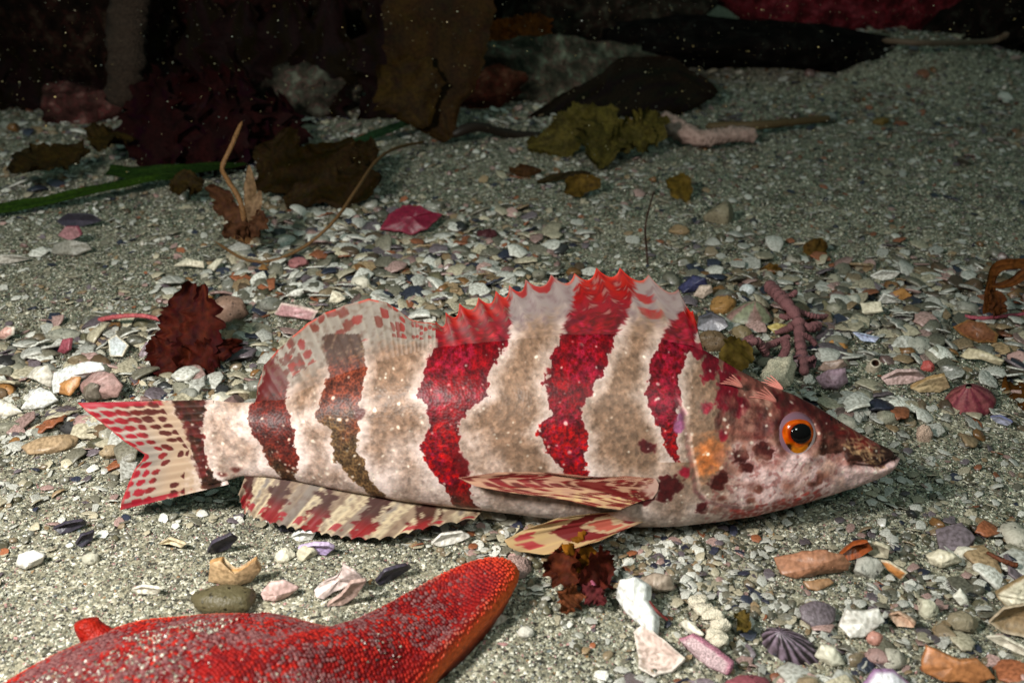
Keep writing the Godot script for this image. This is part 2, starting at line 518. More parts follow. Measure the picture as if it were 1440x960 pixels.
# ------------------------------------------------------------------ the fish
var TOP := [Vector2(-96.7, 44.4), Vector2(-94.5, 44.4), Vector2(-85.7, 43.5), Vector2(-79.1, 43.7), Vector2(-70.3, 45.3), Vector2(-61.4, 49.3), Vector2(-53.7, 52.6), Vector2(-43.8, 55.9), Vector2(-35, 58.3), Vector2(-26.2, 60.7), Vector2(-13.1, 62.3), Vector2(2.2, 63.6), Vector2(17.5, 65.1), Vector2(32.8, 65.1), Vector2(45.9, 63.6), Vector2(57.9, 60.5), Vector2(63.5, 57.4), Vector2(70.1, 53.5), Vector2(79, 49), Vector2(87.8, 45.7), Vector2(94.5, 42.2), Vector2(101.2, 38), Vector2(108, 33.9), Vector2(113.8, 30.6), Vector2(117.4, 29), Vector2(119.6, 27.5)]
var LOW := [Vector2(-97.4, 17.4), Vector2(-93, 18), Vector2(-83.8, 20.5), Vector2(-75.2, 20.3), Vector2(-67.5, 19.2), Vector2(-62, 18), Vector2(-53.1, 16.2), Vector2(-41.4, 14.2), Vector2(-35.5, 13.1), Vector2(-26.6, 11.9), Vector2(-12.4, 10.4), Vector2(0, 9), Vector2(10.7, 7.7), Vector2(24.4, 6.1), Vector2(40, 4.9), Vector2(51.1, 5.2), Vector2(62.2, 6.5), Vector2(73.2, 8.1), Vector2(84.3, 10.6), Vector2(95.3, 13.8), Vector2(106.3, 17.1), Vector2(113.9, 19.8), Vector2(118.1, 22.1), Vector2(119.7, 24.8)]
var WIDE := [Vector2(-103, 0.5), Vector2(-97, 0.9), Vector2(-90, 2.6), Vector2(-70, 6.0), Vector2(-45, 10.0), Vector2(-15, 14.5), Vector2(15, 17.0), Vector2(45, 18.0), Vector2(60, 17.5), Vector2(75, 15.5), Vector2(88, 13.0), Vector2(100, 9.0), Vector2(110, 6.0), Vector2(116, 4.0), Vector2(120, 2.4)]
var GILL := [Vector2(48.1, 47.3), Vector2(50.5, 42.4), Vector2(51.7, 33.2), Vector2(53.3, 26.2), Vector2(54.6, 19.8), Vector2(57.2, 16.6), Vector2(63, 14.7), Vector2(68.9, 13.5)]
var MOUTH := [Vector2(119.1, 26.9), Vector2(115.3, 26.1), Vector2(112.2, 24.9), Vector2(107.8, 25.4), Vector2(103, 26.2)]
# bars: rows of (height, rear edge, front edge), from the tail to the nape
var BARS := [
	[[Vector3(46.5, -105.6, -94.6), Vector3(41.2, -104, -94.3), Vector3(37.6, -101.9, -95.1), Vector3(32.1, -100.7, -95.2), Vector3(26.5, -99.3, -94.2), Vector3(21, -98, -92.5), Vector3(16.2, -96.7, -90.3)], 0],
	[[Vector3(62.5, -80.4, -77.4), Vector3(56.2, -78.5, -74.2), Vector3(52.1, -77.2, -70.7), Vector3(49.3, -78.1, -69.5), Vector3(43.8, -80.4, -69.2), Vector3(40.1, -80.9, -67.1), Vector3(34.6, -79.7, -67.2), Vector3(30.1, -76.5, -66.8), Vector3(25.5, -74.4, -66.1), Vector3(21.1, -72.3, -66.2), Vector3(17.2, -70.3, -64.3)], 1],
	[[Vector3(64.7, -57.7, -46.3), Vector3(62.3, -58.5, -46.3), Vector3(53.1, -56.8, -44.8), Vector3(44.3, -59, -45.7), Vector3(40.2, -60, -46.7), Vector3(36.1, -55.3, -47.1), Vector3(30.7, -53.8, -46.7), Vector3(26.2, -53.4, -44.6), Vector3(21.9, -50, -42.7), Vector3(17.4, -45.9, -40.5), Vector3(13.8, -42.9, -37.5)], 2],
	[[Vector3(81, -4.3, -0.9), Vector3(79.1, -6.5, -0.7), Vector3(74.1, -17.4, -0.7), Vector3(69, -24.2, -0.7), Vector3(63.1, -24.7, -1.5), Vector3(58.3, -25.7, -3.9), Vector3(53.6, -26.7, -7.1), Vector3(47.6, -27.9, -7.4), Vector3(45, -25.2, -11.1), Vector3(39.7, -25.3, -14.8), Vector3(32.4, -26.8, -15.2), Vector3(27.1, -25, -14.4), Vector3(21.8, -21.6, -13.1), Vector3(16.9, -19.5, -11.9), Vector3(12.2, -17.8, -10.6)], 3],
	[[Vector3(86.4, 25.2, 35.8), Vector3(84.9, 23.2, 36.7), Vector3(79.5, 19.6, 38.1), Vector3(70.6, 17.4, 35.1), Vector3(64.2, 14.2, 31.5), Vector3(58.4, 10.7, 29.3), Vector3(51.6, 9.1, 24.3), Vector3(47.2, 10.4, 22.5), Vector3(42.7, 11.5, 20.4), Vector3(36.6, 7.5, 22.3), Vector3(31.3, 10, 20.9), Vector3(26, 14, 21.1), Vector3(22.6, 15.1, 23.5), Vector3(19.7, 16.8, 24.7)], 3],
	[[Vector3(73, 53.6, 57.5), Vector3(71.4, 51.9, 57.5), Vector3(66.9, 46.9, 57.6), Vector3(61.5, 45, 55.2), Vector3(58.4, 41.8, 52.5), Vector3(54, 40.1, 49.9), Vector3(48.1, 39, 48.7), Vector3(43.7, 41.7, 48), Vector3(36.8, 43.9, 47.7), Vector3(32.6, 45.2, 48.6), Vector3(28.7, 47.2, 49.5)], 3],
]
# loose blotches: [x, y, rx, ry, turn], and their colours
var BLOTS := [
	[[[60.1, 56.6, 2.9, 5, -0.5], [64.1, 49.7, 3.3, 6.2, -0.4], [67.2, 44.6, 2.7, 2.9, 0], [56.9, 59.8, 2.5, 2.5, 0]], rgb(112, 12, 28)],
	[[[56.7, 44.5, 1.9, 1.7, 0], [61.5, 36.7, 1.3, 1.9, 0], [50.6, 25.8, 1.7, 1.5, 0]], rgb(150, 25, 45)],
	[[[67, 30.2, 2.5, 2.7, 0.3], [69.3, 26.9, 2.3, 1.7, 0], [73.9, 31.7, 3.4, 2.9, 0], [60.3, 22.3, 2.7, 2.5, 0.4], [62, 24.4, 1.9, 1.9, 0]], rgb(66, 20, 18)],
	[[[46.4, 21.5, 4, 3.3, 0], [45, 18.1, 2.5, 2.1, 0], [38.3, 17.2, 4, 2.1, 0.2], [56.6, 14, 1.9, 1.9, 0], [39.2, 33.2, 2.5, 1.9, -0.4]], rgb(70, 18, 20)],
	[[[-14.8, 26.6, 1.9, 4.2, 0.3]], rgb(96, 14, 18)],
	[[[72.8, 41.5, 2.9, 1.3, -0.3], [77.7, 40.1, 1.9, 1.3, 0], [82.4, 44.6, 5.5, 2.1, -0.35], [88.7, 43.4, 3.8, 2.1, -0.5], [94.7, 39.9, 4.3, 1.7, -0.5]], rgb(88, 20, 24)],
	[[[96.6, 32, 6, 3, -0.1], [104.5, 29.6, 5.6, 2.8, -0.15], [110.1, 28.2, 3.5, 2.4, -0.2]], rgb(52, 24, 17)],
	[[[91.1, 40.9, 3.8, 1.9, -0.45], [98.8, 36.2, 4.3, 2.1, -0.5], [106.1, 32.3, 4.3, 1.9, -0.5]], rgb(104, 28, 24)],
	[[[114.5, 28.3, 3.9, 2.2, -0.25], [111.6, 26.3, 2.4, 1.7, 0]], rgb(46, 26, 20)],
	[[[73.3, 20, 1.5, 1.3, 0], [71, 16, 1.3, 1.1, 0], [92.1, 22.5, 1.5, 1.9, -0.3], [90.1, 20.7, 1.9, 1.1, 0], [61.9, 17.1, 1.3, 0.8, 0]], rgb(112, 62, 52)],
	[[[48.5, 39.3, 1.9, 1.7, 0], [49.3, 42, 1.2, 1.9, 0]], rgb(150, 84, 122)],
	[[[-95.9, 43.7, 1.8, 0.9, 0], [-85.3, 23.2, 1.7, 0.9, 0], [-45.8, 41.9, 1.9, 1.9, 0], [-89.9, 21.5, 1.3, 0.7, 0]], rgb(96, 50, 44)],
]
var bar_noise := FastNoiseLite.new()
var skin_rgb := PackedByteArray()

func along(table: Array, x: float) -> float:
	if x <= table[0].x: return table[0].y
	for i in table.size() - 1:
		if x <= table[i + 1].x:
			return lerpf(table[i].y, table[i + 1].y, (x - table[i].x) / (table[i + 1].x - table[i].x))
	return table[-1].y

func bar_span(rows: Array, v: float) -> Vector2:       # rows run downwards
	if v > rows[0].x or v < rows[-1].x: return Vector2(1, -1)
	for i in rows.size() - 1:
		if v >= rows[i + 1].x:
			var t: float = (v - rows[i].x) / (rows[i + 1].x - rows[i].x)
			return Vector2(lerpf(rows[i].y, rows[i + 1].y, t), lerpf(rows[i].z, rows[i + 1].z, t))
	return Vector2(1, -1)

func line_distance(line: Array, p: Vector2) -> float:
	var best := 1e9
	for i in line.size() - 1:
		best = minf(best, p.distance_to(Geometry2D.get_closest_point_to_segment(p, line[i], line[i + 1])))
	return best

func flank(u: float, v: float) -> float:               # how far out the side of the body lies, in mm
	var t := along(TOP, u)
	var l := along(LOW, u)
	var k := absf((v - (t + l) * 0.5) / maxf((t - l) * 0.5, 0.1))
	return along(WIDE, u) * pow(maxf(1.0 - pow(k, 2.3), 0.0), 1.0 / 2.3)

func fish_skin() -> ImageTexture:
	var u0 := -112.0
	var v1 := 72.0
	var k := 0.2
	var W := 1170
	var Hh := 420
	var n1 := FastNoiseLite.new(); n1.seed = 21; n1.frequency = 0.012; n1.fractal_octaves = 4
	var n2 := FastNoiseLite.new(); n2.seed = 22; n2.frequency = 0.06; n2.fractal_octaves = 3
	var nc := FastNoiseLite.new(); nc.seed = 23; nc.noise_type = FastNoiseLite.TYPE_CELLULAR; nc.frequency = 0.24; nc.fractal_type = FastNoiseLite.FRACTAL_NONE; nc.cellular_jitter = 0.85; nc.cellular_return_type = FastNoiseLite.RETURN_CELL_VALUE
	var a1 := n1.get_image(W, Hh).get_data()
	var a2 := n2.get_image(W, Hh).get_data()
	var ac := nc.get_image(W, Hh).get_data()
	nc.cellular_return_type = FastNoiseLite.RETURN_DISTANCE
	var ad := nc.get_image(W, Hh).get_data()
	var buf := PackedFloat32Array()
	buf.resize(W * Hh * 3)
	for y in Hh:
		var v := v1 - y * k
		var spans := []
		for b in BARS: spans.append(bar_span(b[0], v))
		for x in W:
			var u := u0 + x * k
			var i := y * W + x
			var w1 := a1[i] / 255.0
			var w2 := a2[i] / 255.0
			var cell := ac[i] / 255.0
			var rim := ad[i] / 255.0
			# ground colour: beige brown along the upper side, paler and pinker below and towards the tail
			var lowness := clampf((34.0 - v + (w1 - 0.5) * 30.0) / 30.0 + smoothstep(5.0, -50.0, u) * 0.4 - smoothstep(20.0, 70.0, u) * 0.2, 0.0, 1.0)
			var r := lerpf(128.0, 192.0, lowness)
			var g := lerpf(100.0, 172.0, lowness)
			var b := lerpf(81.0, 163.0, lowness)
			var f := 0.74 + 0.42 * w2 + 0.22 * (cell - 0.5) * (1.0 - 0.4 * lowness) + 0.16 * (w1 - 0.5)
			if u > 58.0:                                   # the head: redder brown above, whitish pink jaws below
				var hd := smoothstep(58.0, 70.0, u)
				var jaw := smoothstep(2.5, -4.0, v - (33.0 - (u - 60.0) * 0.07) + (w1 - 0.5) * 12.0)
				r = lerpf(r, lerpf(122.0, 210.0, jaw), hd)
				g = lerpf(g, lerpf(68.0, 176.0, jaw), hd)
				b = lerpf(b, lerpf(58.0, 172.0, jaw), hd)
				if jaw > 0.4 and w2 < 0.36 and u < 98.0:
					var sp := smoothstep(0.36, 0.30, w2) * 0.45
					r = lerpf(r, 170.0, sp); g = lerpf(g, 90.0, sp); b = lerpf(b, 84.0, sp)
			r *= f; g *= f; b *= f
			var near := 99.0
			for s in spans.size():
				var e: Vector2 = spans[s]
				if e.y < e.x: continue
				var d := minf(u - e.x, e.y - u) + (w2 - 0.5) * 2.6 + (w1 - 0.5) * 3.0 + (cell - 0.5) * 0.4
				if d < -6.0: continue
				if d < 0.0: near = minf(near, -d)
				var q := smoothstep(-0.5, 0.5, d)
				if q <= 0.0: continue
				var inside := smoothstep(0.0, 4.0, d)
				var cr := 0.0; var cg := 0.0; var cb := 0.0
				match int(BARS[s][1]):
					0:
						cr = 54.0; cg = 32.0; cb = 24.0
						if w1 < 0.44: cr = 88.0; cg = 34.0; cb = 32.0
					1:
						var red := smoothstep(20.0, 34.0, v + (w1 - 0.5) * 30.0)
						cr = lerpf(62.0, 76.0, red); cg = lerpf(42.0, 26.0, red); cb = lerpf(29.0, 20.0, red)
						if rim > 0.42: cr *= 1.35; cg *= 1.35; cb *= 1.3
					2:
						var red2 := smoothstep(34.0, 46.0, v + (w1 - 0.5) * 14.0) * smoothstep(62.0, 54.0, v)
						cr = lerpf(78.0, 88.0, red2); cg = lerpf(57.0, 40.0, red2); cb = lerpf(38.0, 28.0, red2)
						if rim > 0.40: cr *= 1.4; cg *= 1.45; cb *= 1.4
					_:
						var pink := smoothstep(0.4, 0.75, w1 + (cell - 0.5) * 0.5)
						cr = lerpf(128.0, 142.0, pink); cg = lerpf(6.0, 20.0, pink); cb = lerpf(15.0, 44.0, pink)
						var deep := 1.0 - inside
						cr = lerpf(cr, 94.0, deep * 0.7); cg = lerpf(cg, 14.0, deep * 0.7); cb = lerpf(cb, 22.0, deep * 0.7)
						if cell > 0.62 and v < 40.0: cr = lerpf(cr, 168.0, w1); cg = 12.0; cb = 14.0
						if v < 22.0 and s == 3:
							var br := smoothstep(22.0, 10.0, v)
							cr = lerpf(cr, 92.0, br); cg = lerpf(cg, 48.0, br); cb = lerpf(cb, 36.0, br)
						if rim < 0.25: cr *= 0.8; cg *= 0.7; cb *= 0.7
				var tone := 0.76 + 0.20 * cell + 0.85 * (w2 - 0.5)
				r = lerpf(r, cr * tone, q); g = lerpf(g, cg * tone, q); b = lerpf(b, cb * tone, q)
			if near < 5.0 and u < 66.0:                    # pale seam along the bars
				var h := (1.0 - near / 5.0) * 0.6 * (0.5 + w1)
				r = lerpf(r, 222.0, h); g = lerpf(g, 205.0, h); b = lerpf(b, 200.0, h)
			buf[i * 3] = r; buf[i * 3 + 1] = g; buf[i * 3 + 2] = b
	# blotches, the orange cheek, speckles, gill edge, mouth line: painted only where they are
	var cheek: Array = [[58, 31.6, 4.6, 5, 0], [56.4, 27.8, 2.9, 3.3, 0]]
	for c in cheek: blot(buf, W, Hh, u0, v1, k, c, rgb(216, 118, 58), a2, 0.7, 5.0)
	for set_ in BLOTS:
		for s in set_[0]: blot(buf, W, Hh, u0, v1, k, s, set_[1], a2, 0.95, 1.0)
	var r := RandomNumberGenerator.new()
	r.seed = 77
	for n in 130:                                       # dark streaks and freckles that spread from the eye over the upper head
		var a := r.randf_range(-0.35, 2.9)
		var d := r.randf_range(8.0, 24.0)
		var u := EYE.x + cos(a) * d * 1.1
		var v := EYE.y + sin(a) * d * 0.6
		if v > along(TOP, u) - 0.6 or u > 117.0: continue
		blot(buf, W, Hh, u0, v1, k, [u, v, r.randf_range(1.0, 3.2), r.randf_range(0.4, 1.0), a * 0.5], rgb(84, 22, 24).lerp(rgb(60, 34, 26), r.randf()), a2, r.randf_range(0.45, 0.9), 1.0)
	for n in 70:                                       # brown marbling on the gill cover and cheek
		var u := r.randf_range(60.0, 100.0)
		var v := lerpf(along(LOW, u) + 4.0, along(TOP, u) - 4.0, r.randf())
		blot(buf, W, Hh, u0, v1, k, [u, v, r.randf_range(1.0, 3.0), r.randf_range(0.6, 1.8), r.randf_range(-1.0, 1.0)], [rgb(150, 96, 80), rgb(196, 150, 130), rgb(120, 70, 58)][n % 3], a2, 0.5, 2.0)
	for c in [[EYE.x + 12.5, EYE.y + 3.8], [EYE.x + 15.5, EYE.y + 2.6]]: blot(buf, W, Hh, u0, v1, k, [c[0], c[1], 0.55, 0.4, 0.4], rgb(24, 12, 12), a2, 0.9, 0.3)      # nostrils
	for n in 420:
		var u := r.randf_range(-100.0, 112.0)
		var v := lerpf(along(LOW, u) + 2.0, along(TOP, u) - 2.0, pow(r.randf(), 1.5))
		var s := r.randf_range(0.16, 0.46)
		blot(buf, W, Hh, u0, v1, k, [u, v, s * r.randf_range(0.8, 1.6), s, r.randf_range(-1, 1)], rgb(246, 232, 214), a2, r.randf_range(0.35, 0.9), 0.5)
	for n in 150:                                      # small red dots on the jaws
		var u := r.randf_range(66.0, 94.0)
		var v := along(LOW, u) + r.randf_range(0.5, 6.0)
		blot(buf, W, Hh, u0, v1, k, [u, v, r.randf_range(0.5, 0.9), r.randf_range(0.35, 0.6), 0.3], rgb(170, 66, 60), a2, 0.7, 0.5)
	for n in 60:                                       # worm marks on the dark snout
		var u := r.randf_range(100.0, 114.0)
		var v := along(TOP, u) - r.randf_range(1.5, 8.0)
		blot(buf, W, Hh, u0, v1, k, [u, v, r.randf_range(0.8, 1.8), 0.28, r.randf_range(-1.4, 0.3)], rgb(190, 150, 110), a2, 0.55, 0.5)
	for i in GILL.size() - 1:
		for n in 24:
			var p: Vector2 = GILL[i].lerp(GILL[i + 1], n / 24.0)
			blot(buf, W, Hh, u0, v1, k, [p.x - 0.5, p.y, 0.7, 0.7, 0], rgb(110, 60, 62), a2, 0.12, 0.7)
			blot(buf, W, Hh, u0, v1, k, [p.x + 0.6, p.y, 0.5, 0.5, 0], rgb(232, 196, 186), a2, 0.12, 0.7)
	for i in MOUTH.size() - 1:
		for n in 20:
			var p: Vector2 = MOUTH[i].lerp(MOUTH[i + 1], n / 20.0)
			blot(buf, W, Hh, u0, v1, k, [p.x, p.y, 0.45, 0.35, 0], rgb(50, 24, 20), a2, 0.5, 0.4)
	var bytes := PackedByteArray()
	bytes.resize(W * Hh * 3)
	for i in buf.size(): bytes[i] = int(clampf(buf[i], 4.0, 250.0))
	skin_rgb = bytes
	return ImageTexture.create_from_image(Image.create_from_data(W, Hh, false, Image.FORMAT_RGB8, bytes))

func blot(buf: PackedFloat32Array, W: int, Hh: int, u0: float, v1: float, k: float, s: Array, c: Color, a2: PackedByteArray, most: float, soft: float):
	var reach: float = maxf(s[2], s[3]) * 1.5 + soft
	var ca := cos(s[4])
	var sa := sin(s[4])
	for y in range(maxi(0, int((v1 - s[1] - reach) / k)), mini(Hh - 1, int((v1 - s[1] + reach) / k)) + 1):
		for x in range(maxi(0, int((s[0] - reach - u0) / k)), mini(W - 1, int((s[0] + reach - u0) / k)) + 1):
			var du: float = u0 + x * k - s[0]
			var dv: float = v1 - y * k - s[1]
			var p: float = (du * ca + dv * sa) / s[2]
			var q: float = (-du * sa + dv * ca) / s[3]
			var i := y * W + x
			var w := a2[i] / 255.0 - 0.5
			var d: float = (1.0 - sqrt(p * p + q * q)) * minf(s[2], s[3]) + w * minf(minf(s[2], s[3]) * 1.1, 3.2)
			var m := smoothstep(-soft * 0.5, soft * 0.5, d) * most
			if m > 0.0:
				var t := 0.85 + 0.6 * w
				buf[i * 3] = lerpf(buf[i * 3], c.r * 255.0 * t, m)
				buf[i * 3 + 1] = lerpf(buf[i * 3 + 1], c.g * 255.0 * t, m)
				buf[i * 3 + 2] = lerpf(buf[i * 3 + 2], c.b * 255.0 * t, m)

func scale_relief() -> ImageTexture:
	var nc := FastNoiseLite.new(); nc.seed = 23; nc.noise_type = FastNoiseLite.TYPE_CELLULAR; nc.frequency = 0.24; nc.fractal_type = FastNoiseLite.FRACTAL_NONE; nc.cellular_jitter = 0.85; nc.cellular_return_type = FastNoiseLite.RETURN_DISTANCE
	var im := nc.get_image(1170, 420)
	im.convert(Image.FORMAT_L8)
	return ImageTexture.create_from_image(im)

func body_mesh() -> ArrayMesh:
	var nu := 330
	var na := 112
	var P := PackedVector3Array()
	var UV := PackedVector2Array()
	var u_a: float = TOP[0].x + 1.0
	var u_b: float = TOP[-1].x + 0.6
	for i in nu:
		var t := float(i) / (nu - 1)
		var u := lerpf(u_a, u_b, 1.0 - pow(1.0 - t, 1.25))
		var top := along(TOP, u)
		var low := along(LOW, u)
		var shut := sqrt(clampf((u_b - u) / 3.0, 0.0, 1.0)) if u > u_b - 3.0 else 1.0     # rounds off the snout
		if i == nu - 1: shut = 0.01
		if i == 0: shut = 0.05
		var mid := (top + low) * 0.5
		var hh := (top - low) * 0.5 * shut
		var w := along(WIDE, u) * (shut if i > 0 else 0.3)
		for j in na:
			var a := TAU * j / na
			var c := cos(a)
			var s := sin(a)
			var v := mid + hh * signf(s) * pow(absf(s), 2.0 / 2.3)
			var sharp := lerpf(1.7, 2.0 / 2.3, smoothstep(62.0, 84.0, u)) if s > 0.0 else 2.0 / 2.3
			var z := w * signf(c) * pow(absf(c), lerpf(2.0 / 2.3, sharp, smoothstep(0.0, 0.9, s)))
			if absf(c) > 0.2 and u > 40.0:
				var q := Vector2(u, v)
				var sgn := signf(c) * minf(1.0, (absf(c) - 0.2) * 3.0)
				var dg := line_distance(GILL, q)
				var ahead := 1.0 if u > along_gill(v) else -1.0
				z += sgn * (0.55 * exp(-dg / 5.0) * (1.0 if ahead > 0.0 else 0.0) - 0.3 * exp(-dg * dg / 1.4))
				if u > 92.0:
					var dm := line_distance(MOUTH, q)
					z += sgn * (1.1 * exp(-pow((dm - 1.9) / 1.5, 2.0)) - 0.7 * exp(-dm * dm / 0.5))
				var eye := q.distance_to(EYE)
				z += sgn * (1.2 * exp(-pow((eye - 7.4) / 1.6, 2.0)) - 1.6 * exp(-pow(eye / 5.5, 2.0)))
			z += wob.get_noise_3d(u * 6.0, v * 6.0, signf(c) * 50.0) * 0.35 * minf(1.0, w / 6.0)
			P.append(Vector3(u, v, z) * 0.001)
			UV.append(Vector2((u + 112.0) / (1170 * 0.2), (72.0 - v) / (420 * 0.2)))
	return sheet(P, nu, na, true, PackedColorArray(), UV)

var EYE := Vector2(84.6, 35.6)

func along_gill(v: float) -> float:
	for i in GILL.size() - 1:
		if v <= GILL[i].y and v >= GILL[i + 1].y:
			return lerpf(GILL[i].x, GILL[i + 1].x, (GILL[i].y - v) / maxf(GILL[i].y - GILL[i + 1].y, 0.01))
	return GILL[0].x if v > GILL[0].y else 999.0

func poly_at(line: Array, t: float) -> Vector2:
	var k := clampf(t, 0.0, 1.0) * (line.size() - 1)
	var i := mini(int(k), line.size() - 2)
	return line[i].lerp(line[i + 1], k - i)

func arc(line: Array, n: int) -> Array:                 # n points evenly spaced along it
	var total := 0.0
	var out := []
	var L := [0.0]
	for i in line.size() - 1:
		total += line[i].distance_to(line[i + 1])
		L.append(total)
	for j in n:
		var want := total * j / (n - 1)
		var i := 0
		while i < line.size() - 2 and L[i + 1] < want: i += 1
		out.append(line[i].lerp(line[i + 1], clampf((want - L[i]) / maxf(L[i + 1] - L[i], 1e-6), 0, 1)))
	return out

func in_bar(u: float, v: float, which: int) -> float:   # depth inside bar, mm (negative outside)
	var e := bar_span(BARS[which][0], v)
	if e.y < e.x: return -9.0
	return minf(u - e.x, e.y - u) + bar_noise.get_noise_2d(u * 10.0, v * 10.0) * 1.6

func fin(called: String, parent: Node3D, root: Array, edge: Array, rays: int, kind: String, z_root: Array, z_edge: Array, m: Material, thick := 0.35, cols := 7, rows := 40) -> MeshInstance3D:
	# a web of skin between bony rays: two skins with ridges along the rays, coloured ray by ray
	var nx := rays * cols + 1
	var P := PackedVector3Array()
	var C := PackedColorArray()
	var ra := root if root.size() == nx else resample(root, nx)
	var ed := edge if edge.size() == nx else resample(edge, nx)
	var total := rows * 2
	for i in nx:
		var s := float(i) / (nx - 1)
		var ridge := pow(absf(cos(PI * s * rays)), 5.0)
		for j in total:
			var back := j >= rows
			var t := float(j) / (rows - 1) if not back else float(total - 1 - j) / (rows - 1)
			var p: Vector2 = ra[i].lerp(ed[i], t)
			var zr: float = lerpf(z_root[0], z_root[1], s)
			var ze: float = lerpf(z_edge[0], z_edge[1], s)
			var z := lerpf(zr, ze, t)
			z += 1.3 * wob.get_noise_2d(s * 180.0 + z_edge[0] * 9.0, t * 40.0) * t * t
			z += thick * ((0.40 + 0.06 * ridge) * (1.0 - t) * (1.0 - t) + 0.12 / thick + 0.05 * ridge / thick) * (-1.0 if back else 1.0)
			z += 0.05 * sin(PI * s * rays * 2.0) * t
			if kind == "pectoral" and z_root[0] > 0.0: z = maxf(z, flank(p.x, p.y) - 3.75 + (0.0 if back else 0.25))      # lies along the flank
			P.append(Vector3(p.x, p.y, z) * 0.001)
			C.append(fin_colour(kind, s, t, p, rays, ridge * 0.6).srgb_to_linear())
	return put(called, sheet(P, nx, total, false, C), m, parent)

func resample(line: Array, n: int) -> Array:
	var out := []
	for i in n: out.append(poly_at(line, float(i) / (n - 1)))
	return out

func hash2(a: int, b: int) -> float:
	var h := sin(a * 127.1 + b * 311.7) * 43758.5453
	return h - floor(h)

func skin_at(u: float, v: float) -> Color:               # the pattern of the flank, which runs on into the fins
	var x := clampi(int((u + 112.0) / 0.2), 0, 1169)
	var y := clampi(int((72.0 - v) / 0.2), 0, 419)
	var i := (y * 1170 + x) * 3
	return Color(skin_rgb[i] / 255.0, skin_rgb[i + 1] / 255.0, skin_rgb[i + 2] / 255.0)

func spot(s: float, rays: int, t: float, step: float, wide: float, long_: float, chance: float, seed_: int, n: float) -> float:
	# an oval blotch on the web between two rays; 0 outside, 1 inside
	var ray := int(s * rays)
	var at := t * step + hash2(ray, seed_)
	if hash2(ray + seed_ * 7, int(at)) > chance: return 0.0
	var dx := (fmod(s * rays, 1.0) - 0.5) / (wide * (0.75 + 0.5 * hash2(int(at), ray)))
	var dt := (fmod(at, 1.0) - 0.5) / (long_ * (0.7 + 0.5 * hash2(ray, int(at) + 3)))
	return smoothstep(1.25, 0.75, dx * dx + dt * dt + n * 0.9)

